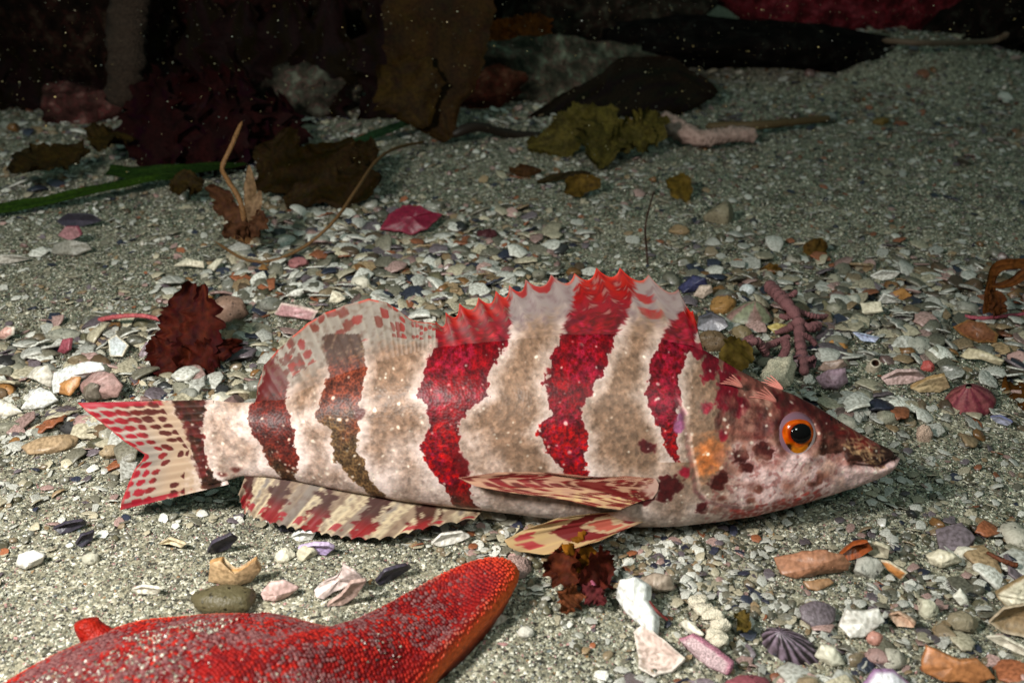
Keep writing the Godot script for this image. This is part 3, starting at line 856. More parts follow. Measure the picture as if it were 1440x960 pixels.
func fin_colour(kind: String, s: float, t: float, p: Vector2, rays: int, ridge: float) -> Color:
	var n := bar_noise.get_noise_2d(p.x * 8.0, p.y * 8.0)
	var ray := int(s * rays)
	var c: Color
	match kind:
		"spiny":
			c = rgb(120, 106, 103).lerp(rgb(140, 126, 120), ridge * 0.6)
			c = c.lerp(rgb(104, 84, 84), clampf(n * 1.6, 0, 1))
			pass
			if t > 0.3: c = c.lerp(rgb(128, 26, 24), 0.85 * spot(s, rays, t, 4.0, 0.45, 0.36, 0.34, 2, n))
			for b in [3, 4, 5]:
				var d := in_bar(p.x, p.y, b)
				if d > -0.4:
					var red := rgb(108, 5, 15).lerp(rgb(140, 16, 10), smoothstep(0.35, 0.95, t)).lerp(rgb(70, 5, 12), clampf(n * 1.5 + 0.25, 0, 1))
					if t > 0.35 and b == 3: red = red.lerp(rgb(96, 70, 52), 0.8 * smoothstep(0.26, 0.42, n))
					if t > 0.4 and b == 4: red = red.lerp(rgb(150, 104, 92), 0.7 * smoothstep(0.22, 0.42, n))
					c = c.lerp(red, smoothstep(-0.4, 0.4, d))
			c = c.lerp(rgb(176, 40, 18), smoothstep(0.94, 1.0, t) * (0.8 if in_bar(p.x, p.y, 3) > -3.0 or in_bar(p.x, p.y, 4) > -3.0 or in_bar(p.x, p.y, 5) > -3.0 else 0.25))
		"soft":
			c = rgb(118, 108, 98).lerp(rgb(150, 140, 128), ridge * 0.7)
			c = c.lerp(rgb(92, 74, 62), clampf(n * 1.4 - 0.1, 0, 0.8))
			if t > 0.38: c = c.lerp(rgb(124, 28, 22).lerp(rgb(88, 40, 30), hash2(ray, 4)), 0.88 * spot(s, rays, t, 5.0, 0.52, 0.42, 0.5, 3, n * 1.4))
			var d2 := in_bar(p.x, p.y, 2)
			if d2 > -0.5 and t < 0.72:
				c = c.lerp(rgb(56, 34, 26).lerp(rgb(120, 96, 74), clampf(n * 1.6 - 0.2, 0, 1)), smoothstep(-0.5, 0.5, d2))
			var d1 := in_bar(p.x, p.y, 1)
			if d1 > -0.5: c = c.lerp(rgb(78, 26, 22), smoothstep(-0.5, 0.5, d1))
			if s > 0.72 and s < 0.86 and t > 0.35 and n > -0.05: c = c.lerp(rgb(84, 50, 42), 0.8)
			c = c.lerp(rgb(176, 46, 30), smoothstep(0.95, 1.0, t) * (0.8 if hash2(ray, 8) > 0.4 else 0.1))
		"tail":
			c = rgb(154, 130, 108).lerp(rgb(128, 118, 110), smoothstep(0.5, 0.9, t))
			c = c.lerp(rgb(184, 166, 146), ridge * 0.35)
			if t > 0.40: c = c.lerp(rgb(66, 28, 24).lerp(rgb(134, 26, 34), smoothstep(0.55, 0.85, t + 0.1 * n)), 0.92 * spot(s, rays, t, 8.5, 0.40, 0.46, 0.76, 5, n * 1.1))
			if s < 0.045 or s > 0.95: c = c.lerp(rgb(138, 26, 38), 0.85 * smoothstep(0.35, 0.6, t + 0.3 * n))
			if t > 0.97: c = c.lerp(rgb(160, 44, 48), 0.6)
			var d0 := in_bar(p.x, p.y, 0)
			if d0 > -0.4: c = c.lerp(rgb(62, 34, 28).lerp(rgb(92, 34, 32), clampf(n + 0.2, 0, 1)), smoothstep(-0.4, 0.4, d0))
		"anal":
			c = rgb(134, 112, 92).lerp(rgb(112, 102, 96), hash2(ray, 11))
			c = c.lerp(rgb(198, 180, 146), 0.75 * smoothstep(0.45, 0.75, hash2(ray, 12) + 0.4 * ridge + 0.5 * n))
			c = c.lerp(rgb(86, 66, 56), 0.6 * clampf(n * 2.0, 0, 1))
			var band := sin(s * 32.0 - t * 2.2 + 1.6 * n + 1.0)
			if band > 0.35: c = c.lerp(rgb(54, 28, 24).lerp(rgb(118, 18, 22), smoothstep(0.35, 0.85, t)), 0.88 * smoothstep(0.35, 0.55, band))
			elif t > 0.74 and t < 0.93 and hash2(ray, 2) > 0.6 and ridge < 0.3: c = c.lerp(rgb(140, 30, 38), 0.8)
		"pectoral":
			c = rgb(158, 116, 96).lerp(rgb(182, 146, 112), ridge * 0.6)
			c = c.lerp(rgb(206, 184, 120), 0.6 * smoothstep(0.5, 0.9, s) * clampf(0.5 + n, 0, 1))
			c = c.lerp(rgb(112, 22, 26).lerp(rgb(74, 30, 24), hash2(ray, int(t * 15.0))), 0.92 * spot(s, rays, t, 14.0, 0.70, 0.50, 0.66, 6, n * 0.6))
			if s > 0.45 and t > 0.28 + 0.05 * n and t < 0.42: c = c.lerp(rgb(92, 20, 22), 0.8)
			if s > 0.72 and t < 0.22 and n > -0.2: c = c.lerp(rgb(84, 24, 22), 0.85)
		"pelvic":
			c = rgb(156, 128, 102).lerp(rgb(186, 160, 116), ridge * 0.6)
			var q := t + 0.05 * n
			if q > 0.50 and q < 0.70 and s > 0.12: c = c.lerp(rgb(96, 20, 24), 0.92)
			elif q > 0.08 and q < 0.26 and s < 0.75: c = c.lerp(rgb(104, 22, 26), 0.9)
			elif q > 0.30 and q < 0.45 and hash2(ray, 7) > 0.6: c = c.lerp(rgb(150, 60, 50), 0.8)
			elif q > 0.84 and q < 0.95 and hash2(ray, 9) > 0.5 and ridge < 0.6: c = c.lerp(rgb(150, 34, 44), 0.8)
			else: c = c.lerp(rgb(190, 152, 84), 0.3 * smoothstep(0.6, 0.8, q))
	if kind == "pectoral" or kind == "pelvic": c = c.lerp(rgb(176, 142, 128), smoothstep(0.14, 0.02, t + 0.08 * n))
	if kind == "spiny": c = skin_at(p.x, p.y).lerp(c, smoothstep(0.12, 0.62, t + 0.25 * n))
	if kind == "soft": c = skin_at(p.x, p.y).lerp(c, smoothstep(0.06, 0.45, t + 0.25 * n))
	if kind == "tail" and t < 0.6: c = skin_at(p.x, p.y).lerp(c, smoothstep(0.12, 0.42, t + 0.15 * n))
	return c

func scallop(pts: Array, per: int, dip: float, down: Vector2) -> Array:
	# a fin edge that hangs between the tips of its rays
	var out := []
	for i in pts.size() - 1:
		for k in per:
			var t := float(k) / per
			out.append(pts[i].lerp(pts[i + 1], t) + down * dip * 4.0 * t * (1.0 - t))
	out.append(pts[-1])
	return out

func make_fish():
	bar_noise.seed = 31
	bar_noise.frequency = 0.04
	bar_noise.fractal_octaves = 3
	var f := base("fish", Vector3(0, 0, -0.2486))
	f.rotation_degrees.x = -20.0
	tag(f, "red and cream banded fish with orange eye resting on the shell gravel", "fish")
	var body_at := Vector3(0, 0, -0.004)
	var skin := StandardMaterial3D.new()
	skin.albedo_texture = fish_skin()
	skin.roughness = 0.46
	skin.metallic_specular = 0.35
	skin.heightmap_enabled = true
	skin.heightmap_texture = scale_relief()
	skin.heightmap_scale = 0.009
	skin.subsurf_scatter_enabled = true
	skin.subsurf_scatter_strength = 0.05
	skin.texture_repeat = false
	put("body", body_mesh(), skin, f).position = body_at
	var web := StandardMaterial3D.new()
	web.vertex_color_use_as_albedo = true
	web.roughness = 0.5
	web.metallic_specular = 0.3
	web.cull_mode = BaseMaterial3D.CULL_DISABLED
	web.backlight_enabled = true
	web.backlight = Color(0.12, 0.11, 0.10)
	var thin: StandardMaterial3D = web.duplicate()
	thin.transparency = BaseMaterial3D.TRANSPARENCY_ALPHA
	thin.albedo_color.a = 0.92
	var zb := -4.0
	# spiny dorsal fin: tips of its spines from the nape to the notch
	var tips: Array = [Vector2(57.2, 65.1), Vector2(55.4, 72.1), Vector2(50.9, 78.6), Vector2(41.7, 83), Vector2(33, 85.1), Vector2(25.8, 85.1), Vector2(19.1, 83.4), Vector2(11.9, 83), Vector2(4.1, 81.5), Vector2(-0.9, 79.7), Vector2(-5, 78), Vector2(-10.4, 76), Vector2(-16.3, 74.1), Vector2(-20.5, 71.4), Vector2(-23.6, 68.6)]
	var feet: Array = [Vector2(59.1, 58.7), Vector2(58.6, 59.4), Vector2(55.5, 61.2), Vector2(49.4, 62.3), Vector2(42.4, 63.1), Vector2(35.4, 63.8), Vector2(28.4, 63.8), Vector2(21.4, 63.8), Vector2(14, 63.1), Vector2(7.9, 62.5), Vector2(2.6, 62), Vector2(-3.5, 61.6), Vector2(-10.1, 61.2), Vector2(-16.6, 60.7), Vector2(-23.6, 60.3)]
	var edge := scallop(tips, 7, 2.9, Vector2(0.35, -1.0))
	var root := resample(feet, edge.size())
	fin("spiny_dorsal_fin", f, root, edge, tips.size() - 1, "spiny", [zb, zb], [zb, zb - 2.0], web, 2.2, 7, 60)
	var soft_edge: Array = [Vector2(-23.6, 67.9), Vector2(-26.2, 68.2), Vector2(-28.8, 68.4), Vector2(-31.6, 69.3), Vector2(-35.3, 72.3), Vector2(-38.8, 74.5), Vector2(-44.2, 75.6), Vector2(-51.6, 73.6), Vector2(-58, 71.2), Vector2(-63.3, 67.9), Vector2(-68.2, 63.8), Vector2(-72.8, 59.6), Vector2(-77.3, 54.8), Vector2(-79.4, 48.6), Vector2(-80.2, 43.5)]
	var soft_root: Array = [Vector2(-23.6, 60.5), Vector2(-25.8, 60.3), Vector2(-28.4, 59.6), Vector2(-30.6, 59), Vector2(-33.3, 58.1), Vector2(-35.9, 57.4), Vector2(-39.4, 56.5), Vector2(-44.2, 55.2), Vector2(-49.5, 53.5), Vector2(-54.8, 51.5), Vector2(-60.1, 49.3), Vector2(-65, 46.6), Vector2(-70.3, 44.6), Vector2(-74.7, 43.5), Vector2(-79.6, 42.6)]
	fin("soft_dorsal_fin", f, scallop(soft_root, 12, 0.0, Vector2.ZERO), scallop(soft_edge, 12, 0.2, Vector2(0.3, -0.5)), 28, "soft", [zb, zb], [zb - 2.0, zb - 3.0], thin, 1.7, 6, 60)
	var tail_root: Array = [Vector2(-92.3, 44.4), Vector2(-91.7, 39.3), Vector2(-91.3, 32.6), Vector2(-90.5, 25.9), Vector2(-89.8, 22.1), Vector2(-88.1, 18)]
	var tail_edge: Array = [Vector2(-133.6, 43.7), Vector2(-127.6, 38.2), Vector2(-122.3, 33.3), Vector2(-117.8, 29.7), Vector2(-114.4, 27), Vector2(-115.8, 24.8), Vector2(-118.5, 22.1), Vector2(-120.4, 18), Vector2(-122.3, 13.5), Vector2(-124.1, 8.6)]
	fin("tail_fin", f, arc(tail_root, 13 * 9 + 1), arc(tail_edge, 13 * 9 + 1), 13, "tail", [zb, zb], [zb + 2.0, zb - 4.0], web, 0.8, 9, 90)
	var anal_root: Array = [Vector2(-82.9, 20.7), Vector2(-77, 20.7), Vector2(-70.8, 19.8), Vector2(-62, 18.3), Vector2(-53.1, 16.5), Vector2(-44.3, 14.9), Vector2(-35.5, 13.3), Vector2(-26.6, 12.2), Vector2(-17.7, 11), Vector2(-8.9, 9.9)]
	var anal_edge: Array = [Vector2(-83.7, 15.8), Vector2(-82.1, 10.4), Vector2(-78.3, 8.6), Vector2(-71.1, 6.5), Vector2(-64.4, 4.9), Vector2(-57.3, 3.6), Vector2(-48.9, 2.7), Vector2(-37.3, 2.7), Vector2(-25.8, 6.1), Vector2(-11.5, 9)]
	fin("anal_fin", f, resample(anal_root, 24 * 6 + 1), scallop(resample(anal_edge, 25), 6, 0.9, Vector2(0.2, 1.0)), 24, "anal", [zb, zb], [zb + 6.0, zb + 9.0], thin, 0.4, 6, 30)
	# paired fins of the near side
	var pec_root: Array = [Vector2(42.2, 23.7), Vector2(43.1, 22), Vector2(42.9, 19.8), Vector2(41.5, 17.3)]
	var pec_edge: Array = [Vector2(33.5, 24.4), Vector2(20.9, 24.1), Vector2(8.4, 25.5), Vector2(-4.2, 25.7), Vector2(-15.8, 24), Vector2(-11, 21.7), Vector2(-2.5, 20.1), Vector2(8.4, 18.6), Vector2(16.8, 17.3), Vector2(24.3, 15.8), Vector2(31.5, 15)]
	var z0 := flank(Vector2(40.8, 21.3).x, Vector2(40.8, 21.3).y) - 4.0
	fin("pectoral_fin", f, resample(pec_root, 15 * 7 + 1), arc(pec_edge, 15 * 7 + 1), 15, "pectoral", [z0 - 5.0, z0 - 3.0], [z0 + 0.9, z0 + 2.4], web, 0.5, 7, 90)
	var pel_root: Array = [Vector2(44, 12.6), Vector2(44.5, 11.3), Vector2(44.1, 10)]
	var pel_edge: Array = [Vector2(23.1, 12.4), Vector2(13.7, 11.5), Vector2(6.8, 9.2), Vector2(1.7, 6.9), Vector2(-2.3, 4.9), Vector2(-0.8, 2.9), Vector2(2.1, 1.5), Vector2(9.3, 0.8), Vector2(16.9, 2), Vector2(25.7, 5.1)]
	fin("pelvic_fin", f, resample(pel_root, 10 * 7 + 1), arc(pel_edge, 10 * 7 + 1), 10, "pelvic", [z0 - 9.0, z0 - 9.0], [z0 - 1.0, z0 + 1.0], web, 0.6, 7, 60)
	var far_root := resample(pec_root, 71)
	var far_edge := arc(pec_edge, 71)
	fin("far_pectoral_fin", f, far_root, far_edge, 10, "pectoral", [-z0 - 8.0, -z0 - 8.0], [-z0 - 9.0, -z0 - 14.0], web, 0.5, 7, 40)
	fin("far_pelvic_fin", f, resample(pel_root, 71), arc(pel_edge, 71), 10, "pelvic", [-z0 - 4.0, -z0 - 4.0], [-z0 - 8.0, -z0 - 10.0], web, 0.5, 7, 30)
	# eyes: a pale ring, a domed orange iris with two dark spots, a black pupil under a clear cornea
	for side in [1.0, -1.0]:
		var at := Vector3(EYE.x, EYE.y, side * (flank(EYE.x, EYE.y) - 1.2)) * 0.001 + body_at
		var eye := put("eye", eye_ring(), tinted(mat(Color(1, 1, 1), 0.3)), f)
		eye.position = at
		eye.rotation = Vector3(-0.10 * side, 0.22, 0.0) if side > 0 else Vector3(0.10, PI - 0.22, 0)
		put("iris", iris_mesh(), tinted(mat(Color(1, 1, 1), 0.12)), eye)
		var pu := put("pupil", stone_mesh(5, 0, Vector3(0.0034, 0.0030, 0.0011), 0.02, 24), mat(rgb(10, 8, 8), 0.06), eye)
		pu.position = Vector3(0.0004, 0.0006, 0.0024)
	# branched skin tufts over the eyes and on the nape
	var tuft_m := mat(rgb(186, 116, 104), 0.5)
	for c in [[Vector2(79.3, 45.1), 1.0, 0.9], [Vector2(83.7, 47.6), -1.0, 0.8], [Vector2(68.8, 49.6), 1.0, 0.75]]:
		var b := Vector3(c[0].x, c[0].y, c[1] * (flank(c[0].x, c[0].y) - 0.4)) * 0.001 + body_at
		var twigs := []
		for k in 5:
			var tip: Vector3 = b + Vector3(-0.0050 - 0.0012 * k, 0.0056 - 0.0009 * k, 0.0016 * c[1] * (1.0 + 0.5 * (k % 2))) * c[2]
			twigs.append([stem([b, b.lerp(tip, 0.5) + Vector3(0, 0.0004, 0), tip], 0.00042, 0.00016, 10, 6, 0.2), Transform3D()])
		put("skin_tuft", joined(twigs), tuft_m, f)

func eye_ring() -> ArrayMesh:
	var P := PackedVector3Array()
	var C := PackedColorArray()
	for i in 14:
		var q := i / 13.0
		for j in 40:
			var a := TAU * j / 40
			var r := lerpf(0.0, 7.0, q)
			var h := 2.6 * sqrt(maxf(1.0 - pow(q, 2.4), 0.0)) - 0.6
			P.append(Vector3(cos(a) * maxf(r, 0.02), sin(a) * maxf(r, 0.02), h) * 0.001)
			var c := rgb(104, 76, 88).lerp(rgb(190, 172, 172), smoothstep(0.55, 0.85, sin(a * 1.0 + 2.3) * 0.3 + 0.6))
			C.append(c.lerp(rgb(120, 70, 74), smoothstep(0.9, 1.0, q)).srgb_to_linear())
	return sheet(P, 14, 40, true, C)

func iris_mesh() -> ArrayMesh:
	var P := PackedVector3Array()
	var C := PackedColorArray()
	for i in 16:
		var q := i / 15.0
		for j in 56:
			var a := TAU * j / 56
			var r := lerpf(0.02, 5.6, q) * (1.0 + 0.02 * sin(a * 3.0))
			P.append(Vector3(cos(a) * r, sin(a) * r, 2.9 * sqrt(1.0 - 0.75 * q * q) - 0.5) * 0.001)
			var c := rgb(140, 30, 8).lerp(rgb(202, 84, 14), smoothstep(0.55, 0.72, q)).lerp(rgb(150, 44, 16), smoothstep(0.82, 1.0, q))
			c = c.lerp(rgb(214, 150, 30), 0.7 * smoothstep(0.3, 0.9, -sin(a)) * q)
			var p := Vector2(cos(a), sin(a)) * q
			c = c.lerp(rgb(40, 18, 12), smoothstep(0.26, 0.16, p.distance_to(Vector2(-0.62, -0.62))))
			c = c.lerp(rgb(44, 20, 14), smoothstep(0.22, 0.12, p.distance_to(Vector2(0.72, -0.56))))
			c = c.lerp(c.darkened(0.3), clampf(0.5 + wob.get_noise_2d(a * 60.0, q * 260.0), 0, 1))
			C.append(c.srgb_to_linear())
	return sheet(P, 16, 56, true, C)

# ------------------------------------------------------------------ the starfish
var STAR := Vector2(-0.0762, -0.1533)
const STAR_TURN := 0.76

func star_arm(a: float) -> Vector2:                       # how near the closest arm's axis is, and how long that arm is
	var k := roundi((a - STAR_TURN) / (TAU / 5.0))
	var d := a - STAR_TURN - k * TAU / 5.0
	return Vector2(d, [0.106, 0.063, 0.1, 0.1, 0.1][posmod(k, 5)])

func star_radius(a: float) -> float:
	var d := star_arm(a)
	return (0.061 + (d.y - 0.061) * exp(-pow(absf(d.x) / 0.155, 2.4))) * (1.0 + 0.02 * sin(a * 3.0 + 1.0))

func star_height(a: float, q: float) -> float:
	var R := star_radius(a)
	var r := q * R
	var d := star_arm(a)
	var crest := lerpf(0.031, 0.0115, smoothstep(0.0, 0.09, r))
	if d.y < 0.09: crest *= 1.0 - 0.28 * exp(-pow(d.x / 0.6, 2.0)) * smoothstep(0.02, 0.05, r)
	var arm := exp(-pow(d.x / 0.22, 2.0)) * smoothstep(0.03, 0.09 if d.y > 0.09 else 0.06, r)
	var h := crest * pow(maxf(1.0 - pow(q, 2.6), 0.0), 0.5)
	h += arm * smoothstep(0.78, 0.97, q) * (0.0095 if d.y > 0.09 else 0.0)
	h += wob.get_noise_2d(cos(a) * r * 1800.0, sin(a) * r * 1800.0) * 0.0022 * (1.0 - q * q)
	return h

func star_point(a: float, q: float) -> Vector3:
	var r := star_radius(a) * q
	return Vector3(cos(a) * r, star_height(a, q), -sin(a) * r)

func make_starfish():
	var s := base("starfish", on_ground(STAR, -0.001))
	tag(s, "plump red starfish with webbed arms, half out of the picture", "starfish")
	var na := 260
	var nq := 64
	var P := PackedVector3Array()
	var C := PackedColorArray()
	for i in nq + 2:
		var q: float = minf(1.0, sin(float(i) / (nq - 1) * PI * 0.5)) if i < nq else [0.93, 0.01][i - nq]
		for j in na:
			var a := TAU * j / na
			var p: Vector3 = star_point(a, maxf(q, 0.002))
			if i >= nq: p.y = -0.001
			P.append(p)
			var c := rgb(140, 20, 14).lerp(rgb(90, 12, 14), clampf(0.5 + wob.get_noise_2d(p.x * 3000.0, p.z * 3000.0), 0, 1))
			C.append(c.lerp(rgb(214, 92, 40), smoothstep(0.93, 1.0, q)).srgb_to_linear())
	var flesh := tinted(mat(Color(1, 1, 1), 0.5, "mottle", 60.0, "cells", 0.03))
	flesh.metallic_specular = 0.3
	# the tip of the arm behind, curled up from under the disc
	var nub: Array = [Vector3(-0.0933, 0, -0.1956), Vector3(-0.1033, 0, -0.2003), Vector3(-0.11, 0.004, -0.2028), Vector3(-0.1123, 0.007, -0.2038), Vector3(-0.1127, 0.009, -0.2045)]
	var tip := []
	for p in nub: tip.append(p - s.position)
	var nub_mesh := stem(tip, 0.0070, 0.0029, 30, 22, 0.06)
	var na_ := nub_mesh.surface_get_arrays(0)
	var nc := PackedColorArray()
	for p in na_[Mesh.ARRAY_VERTEX]: nc.append(rgb(176, 50, 30).lerp(rgb(150, 26, 18), clampf(0.5 + wob.get_noise_3dv(p * 3000.0), 0, 1)).srgb_to_linear())
	na_[Mesh.ARRAY_COLOR] = nc
	var tinted_nub := ArrayMesh.new()
	tinted_nub.add_surface_from_arrays(Mesh.PRIMITIVE_TRIANGLES, na_)
	put("body", joined([[sheet(P, nq + 2, na, true, C), Transform3D()], [tinted_nub, Transform3D()]]), flesh, s)
	# the little plates that pave its back, in rows across the arms
	var dome := SphereMesh.new()
	dome.radius = 1.0
	dome.height = 2.0
	dome.radial_segments = 9
	dome.rings = 5
	var where: Array[Transform3D] = []
	var cols := []
	var r := RandomNumberGenerator.new()
	r.seed = 4
	var ring := 0.0025
	while ring < 0.12:
		var n := int(TAU * ring / 0.00108)
		for k in n:
			var a := TAU * (k + r.randf_range(-0.22, 0.22)) / n + ring * 37.0
			var q := (ring + r.randf_range(-0.0002, 0.0002)) / star_radius(a)
			if q > 0.985: continue
			var p: Vector3 = star_point(a, q)
			var nrm := (star_point(a + 0.02, q) - p).cross(star_point(a, q - 0.02) - p).normalized()
			if nrm.y < 0.0: nrm = -nrm
			var t := nrm.cross(Vector3(-sin(a), 0.0, -cos(a))).normalized()
			var sz := r.randf_range(0.00042, 0.00064) * (1.0 - 0.25 * smoothstep(0.85, 1.0, q))
			where.append(Transform3D(Basis(t * sz * 0.85, nrm * sz * 0.42, nrm.cross(t) * sz * 1.1), p + nrm * sz * 0.1))
			var slope := 1.0 - nrm.y
			var frost := clampf(0.70 + wob.get_noise_2d(p.x * 1500.0 + 40.0, p.z * 1500.0) * 1.4 - slope * 0.9 - smoothstep(0.75, 0.95, ring / 0.1) * 0.8, 0.0, 0.92)
			var c := rgb(126, 16, 14).lerp(rgb(172, 34, 18), r.randf() * clampf(0.5 + wob.get_noise_2d(p.x * 2400.0, p.z * 2400.0) * 2.0, 0.0, 1.0)) if r.randf() > 0.3 else rgb(96, 12, 16)
			if r.randf() < frost: c = rgb(126, 84, 82).lerp(rgb(88, 46, 48), r.randf())
			c = c.lerp(rgb(214, 78, 42), smoothstep(0.86, 1.0, q) * 0.8)
			cols.append(c.srgb_to_linear())
		ring += 0.00096
	var mm := MultiMesh.new()
	mm.transform_format = MultiMesh.TRANSFORM_3D
	mm.use_colors = true
	mm.mesh = dome
	mm.instance_count = where.size()
	for i in where.size():
		mm.set_instance_transform(i, where[i])
		mm.set_instance_color(i, cols[i])
	var node := MultiMeshInstance3D.new()
	node.name = "plates"
	node.multimesh = mm
	var pm := tinted(mat(Color(1, 1, 1), 0.6))
	pm.metallic_specular = 0.3
	pm.uv1_triplanar = false
	node.material_override = pm
	s.add_child(node, true)
	tag(node, "", "", "", "stuff")
	# sand lying on its back
	var g: Array[Transform3D] = []
	var gc := []
	for k in 6500:
		var a := r.randf() * TAU
		var q := sqrt(r.randf()) * 0.9
		var p: Vector3 = star_point(a, q)
		if wob.get_noise_2d(p.x * 1200.0, p.z * 1200.0) < 0.02 + 0.3 * r.randf() or p.y < 0.012: continue
		var sz := r.randf_range(0.00016, 0.0005)
		g.append(Transform3D(Basis.from_euler(Vector3(r.randf() * 6.0, r.randf() * 6.0, 0)).scaled(Vector3.ONE * sz), s.position + p + Vector3(0, 0.0003, 0)))
		gc.append(grain_colour(r))
	scatter("sand_dusting", chip_mesh(61), M.grit, g, gc, "pale sand grains scattered over the back of the red starfish")

func grain_colour(r: RandomNumberGenerator) -> Color:
	var k := r.randf()
	var c := rgb(120, 120, 106)
	if k < 0.10: c = rgb(36, 34, 32)
	elif k < 0.30: c = rgb(92, 88, 74)
	elif k < 0.55: c = rgb(138, 136, 118)
	elif k < 0.72: c = rgb(180, 176, 156)
	elif k < 0.86: c = rgb(226, 218, 198)
	elif k < 0.875: c = rgb(160, 118, 74)
	elif k < 0.93: c = rgb(176, 128, 124)
	elif k < 0.96: c = rgb(104, 110, 110)
	return c.srgb_to_linear() * Color(0.86, 0.89, 0.88) * r.randf_range(0.62, 1.05)

func scatter(called: String, mesh: Mesh, m: Material, where: Array[Transform3D], cols: Array, label: String):
	if where.is_empty(): return
	var mm := MultiMesh.new()
	mm.transform_format = MultiMesh.TRANSFORM_3D
	mm.use_colors = true
	mm.mesh = mesh
	mm.instance_count = where.size()
	for i in where.size():
		mm.set_instance_transform(i, where[i])
		mm.set_instance_color(i, cols[i])
	var node := MultiMeshInstance3D.new()
	node.name = numbered(called)
	node.multimesh = mm
	node.material_override = m
	add_child(node)
	tag(node, label, called.replace("_", " "), "", "stuff")

# ------------------------------------------------------------------ seaweed
func weed(called: String, label: String, group := "") -> Node3D:
	var o := base(called)
	return tag(o, label, "seaweed", group)

func make_seaweed():
	var face := Vector3(0, 0.45, 0.9)
	var w := weed("green_blade", "long flat green blade lying across the sand at the left edge")
	put("blade", ribbon([Vector3(-0.3302, 0.006, -0.5622), Vector3(-0.288, 0.008, -0.583), Vector3(-0.2574, 0.01, -0.6072), Vector3(-0.2325, 0.012, -0.6216), Vector3(-0.2133, 0.01, -0.6288)], [0.0042,0.0046,0.0046,0.0044,0.0026], Vector3(0, 0.9, 0.5), 0.0008, 0.02, 3, rgb(46, 68, 20), rgb(32, 50, 14)), M.weed, w)
	w = weed("green_blade", "dark green blade tip behind the tan tuft")
	put("blade", ribbon([Vector3(-0.2689, 0.012, -0.639), Vector3(-0.2338, 0.014, -0.6263), Vector3(-0.2049, 0.012, -0.6461), Vector3(-0.1856, 0.008, -0.6724)], [0.005,0.007,0.006,0.0015], Vector3(0, 0.9, 0.5), 0.001, 0.02, 4, rgb(36, 56, 20), rgb(28, 44, 14)), M.weed, w)
	w = weed("green_blade", "thin dark green blade reaching under the broad kelp")
	put("blade", ribbon([Vector3(-0.1297, 0.004, -0.7398), Vector3(-0.1041, 0.01, -0.7537), Vector3(-0.0718, 0.02, -0.7656)], [0.002,0.0034,0.002], face, 0.001, 0.02, 5, rgb(34, 58, 34), rgb(24, 44, 26)), M.weed, w)
	# red bushy weed at the left
	w = weed("bushy_red_weed", "dark maroon bushy weed standing behind the tan tuft")
	for k in 16:
		var x := 225.0 + fmod(k * 61.0, 150.0)
		var a: Vector3 = RED_A[0].lerp(RED_A[1], fmod(k * 0.377, 1.0)) + Vector3(0, 0, -0.012 * (k % 4))
		var tip: Vector3 = RED_B[0].lerp(RED_B[1], fmod(k * 0.377 + 0.07 * (k % 3), 1.0)) + Vector3(0.0, -0.028 * (k % 3), -0.015 * (k % 3))
		put("frond", ribbon([a, a.lerp(tip, 0.5) + Vector3(0.012 * sin(k * 2.1), 0, 0.012 * cos(k * 1.7)), tip], [0.006, 0.020, 0.024, 0.017, 0.004], face, 0.010, 0.75, 20 + k, rgb(46, 17, 17), rgb(28, 11, 12), 34, 13, 1.4), M.weed, w)
	w = weed("hanging_red_weed", "near black red weed hanging over the upper left reef")
	for k in 10:
		var a: Vector3 = TOPWEED[0].lerp(TOPWEED[1], k / 9.0)
		put("frond", ribbon([a, a + Vector3(0.01 * sin(k * 3.0), -0.06, 0.02), a + Vector3(0.02 * sin(k * 2.0), -0.11 - 0.02 * (k % 3), 0.03)], [0.01, 0.026, 0.028, 0.018, 0.005], face, 0.012, 0.7, 60 + k, rgb(34, 17, 15), rgb(22, 13, 11), 30, 13, 1.2), M.weed, w)
	w = weed("broad_kelp", "broad dark brown kelp blade hanging at the top centre")
	put("blade", ribbon([Vector3(-0.0583, 0.1338, -0.8), Vector3(-0.0573, 0.0937, -0.79), Vector3(-0.0587, 0.0597, -0.77), Vector3(-0.059, 0.0294, -0.76), Vector3(-0.0481, 0.0065, -0.75)], [0.036,0.042,0.040,0.030,0.006], Vector3(0, 0.3, 0.95), 0.006, 0.12, 7, rgb(58, 40, 20), rgb(38, 27, 14), 50, 19), M.weed, w)
	put("stipe", stem([Vector3(-0.048, 0.0087, -0.75), Vector3(-0.0286, 0.0141, -0.76), Vector3(-0.0028, 0.0039, -0.78), Vector3(0.0349, -0.0031, -0.8), Vector3(0.0656, -0.0066, -0.82)], 0.0042, 0.003), mat(rgb(34, 26, 20), 0.5), w)
	w = weed("broad_kelp", "olive brown kelp flap on the left half of the broad blade")
	put("blade", ribbon([Vector3(-0.0944, 0.0605, -0.765), Vector3(-0.0801, 0.0473, -0.75), Vector3(-0.0722, 0.0324, -0.745), Vector3(-0.0643, 0.0186, -0.74)], [0.006,0.026,0.024,0.004], face, 0.006, 0.4, 8, rgb(60, 44, 20), rgb(40, 28, 14)), M.weed, w)
	w = weed("broad_kelp", "rounded black brown kelp lying behind the olive ruffled weed")
	put("blade", ribbon([Vector3(-0.0092, -0.0174, -0.84), Vector3(0.0308, -0.0043, -0.85), Vector3(0.0803, 0.0089, -0.86), Vector3(0.1302, 0.0222, -0.87), Vector3(0.1676, 0.0204, -0.87), Vector3(0.1779, 0.0161, -0.87)], [0.004,0.014,0.026,0.034,0.030,0.004], Vector3(0, 0.55, 0.85), 0.006, 0.12, 9, rgb(34, 27, 17), rgb(20, 17, 11), 50, 17), M.weed, w)
	w = weed("orange_weed", "rust orange weed clinging to the rock at the top centre")
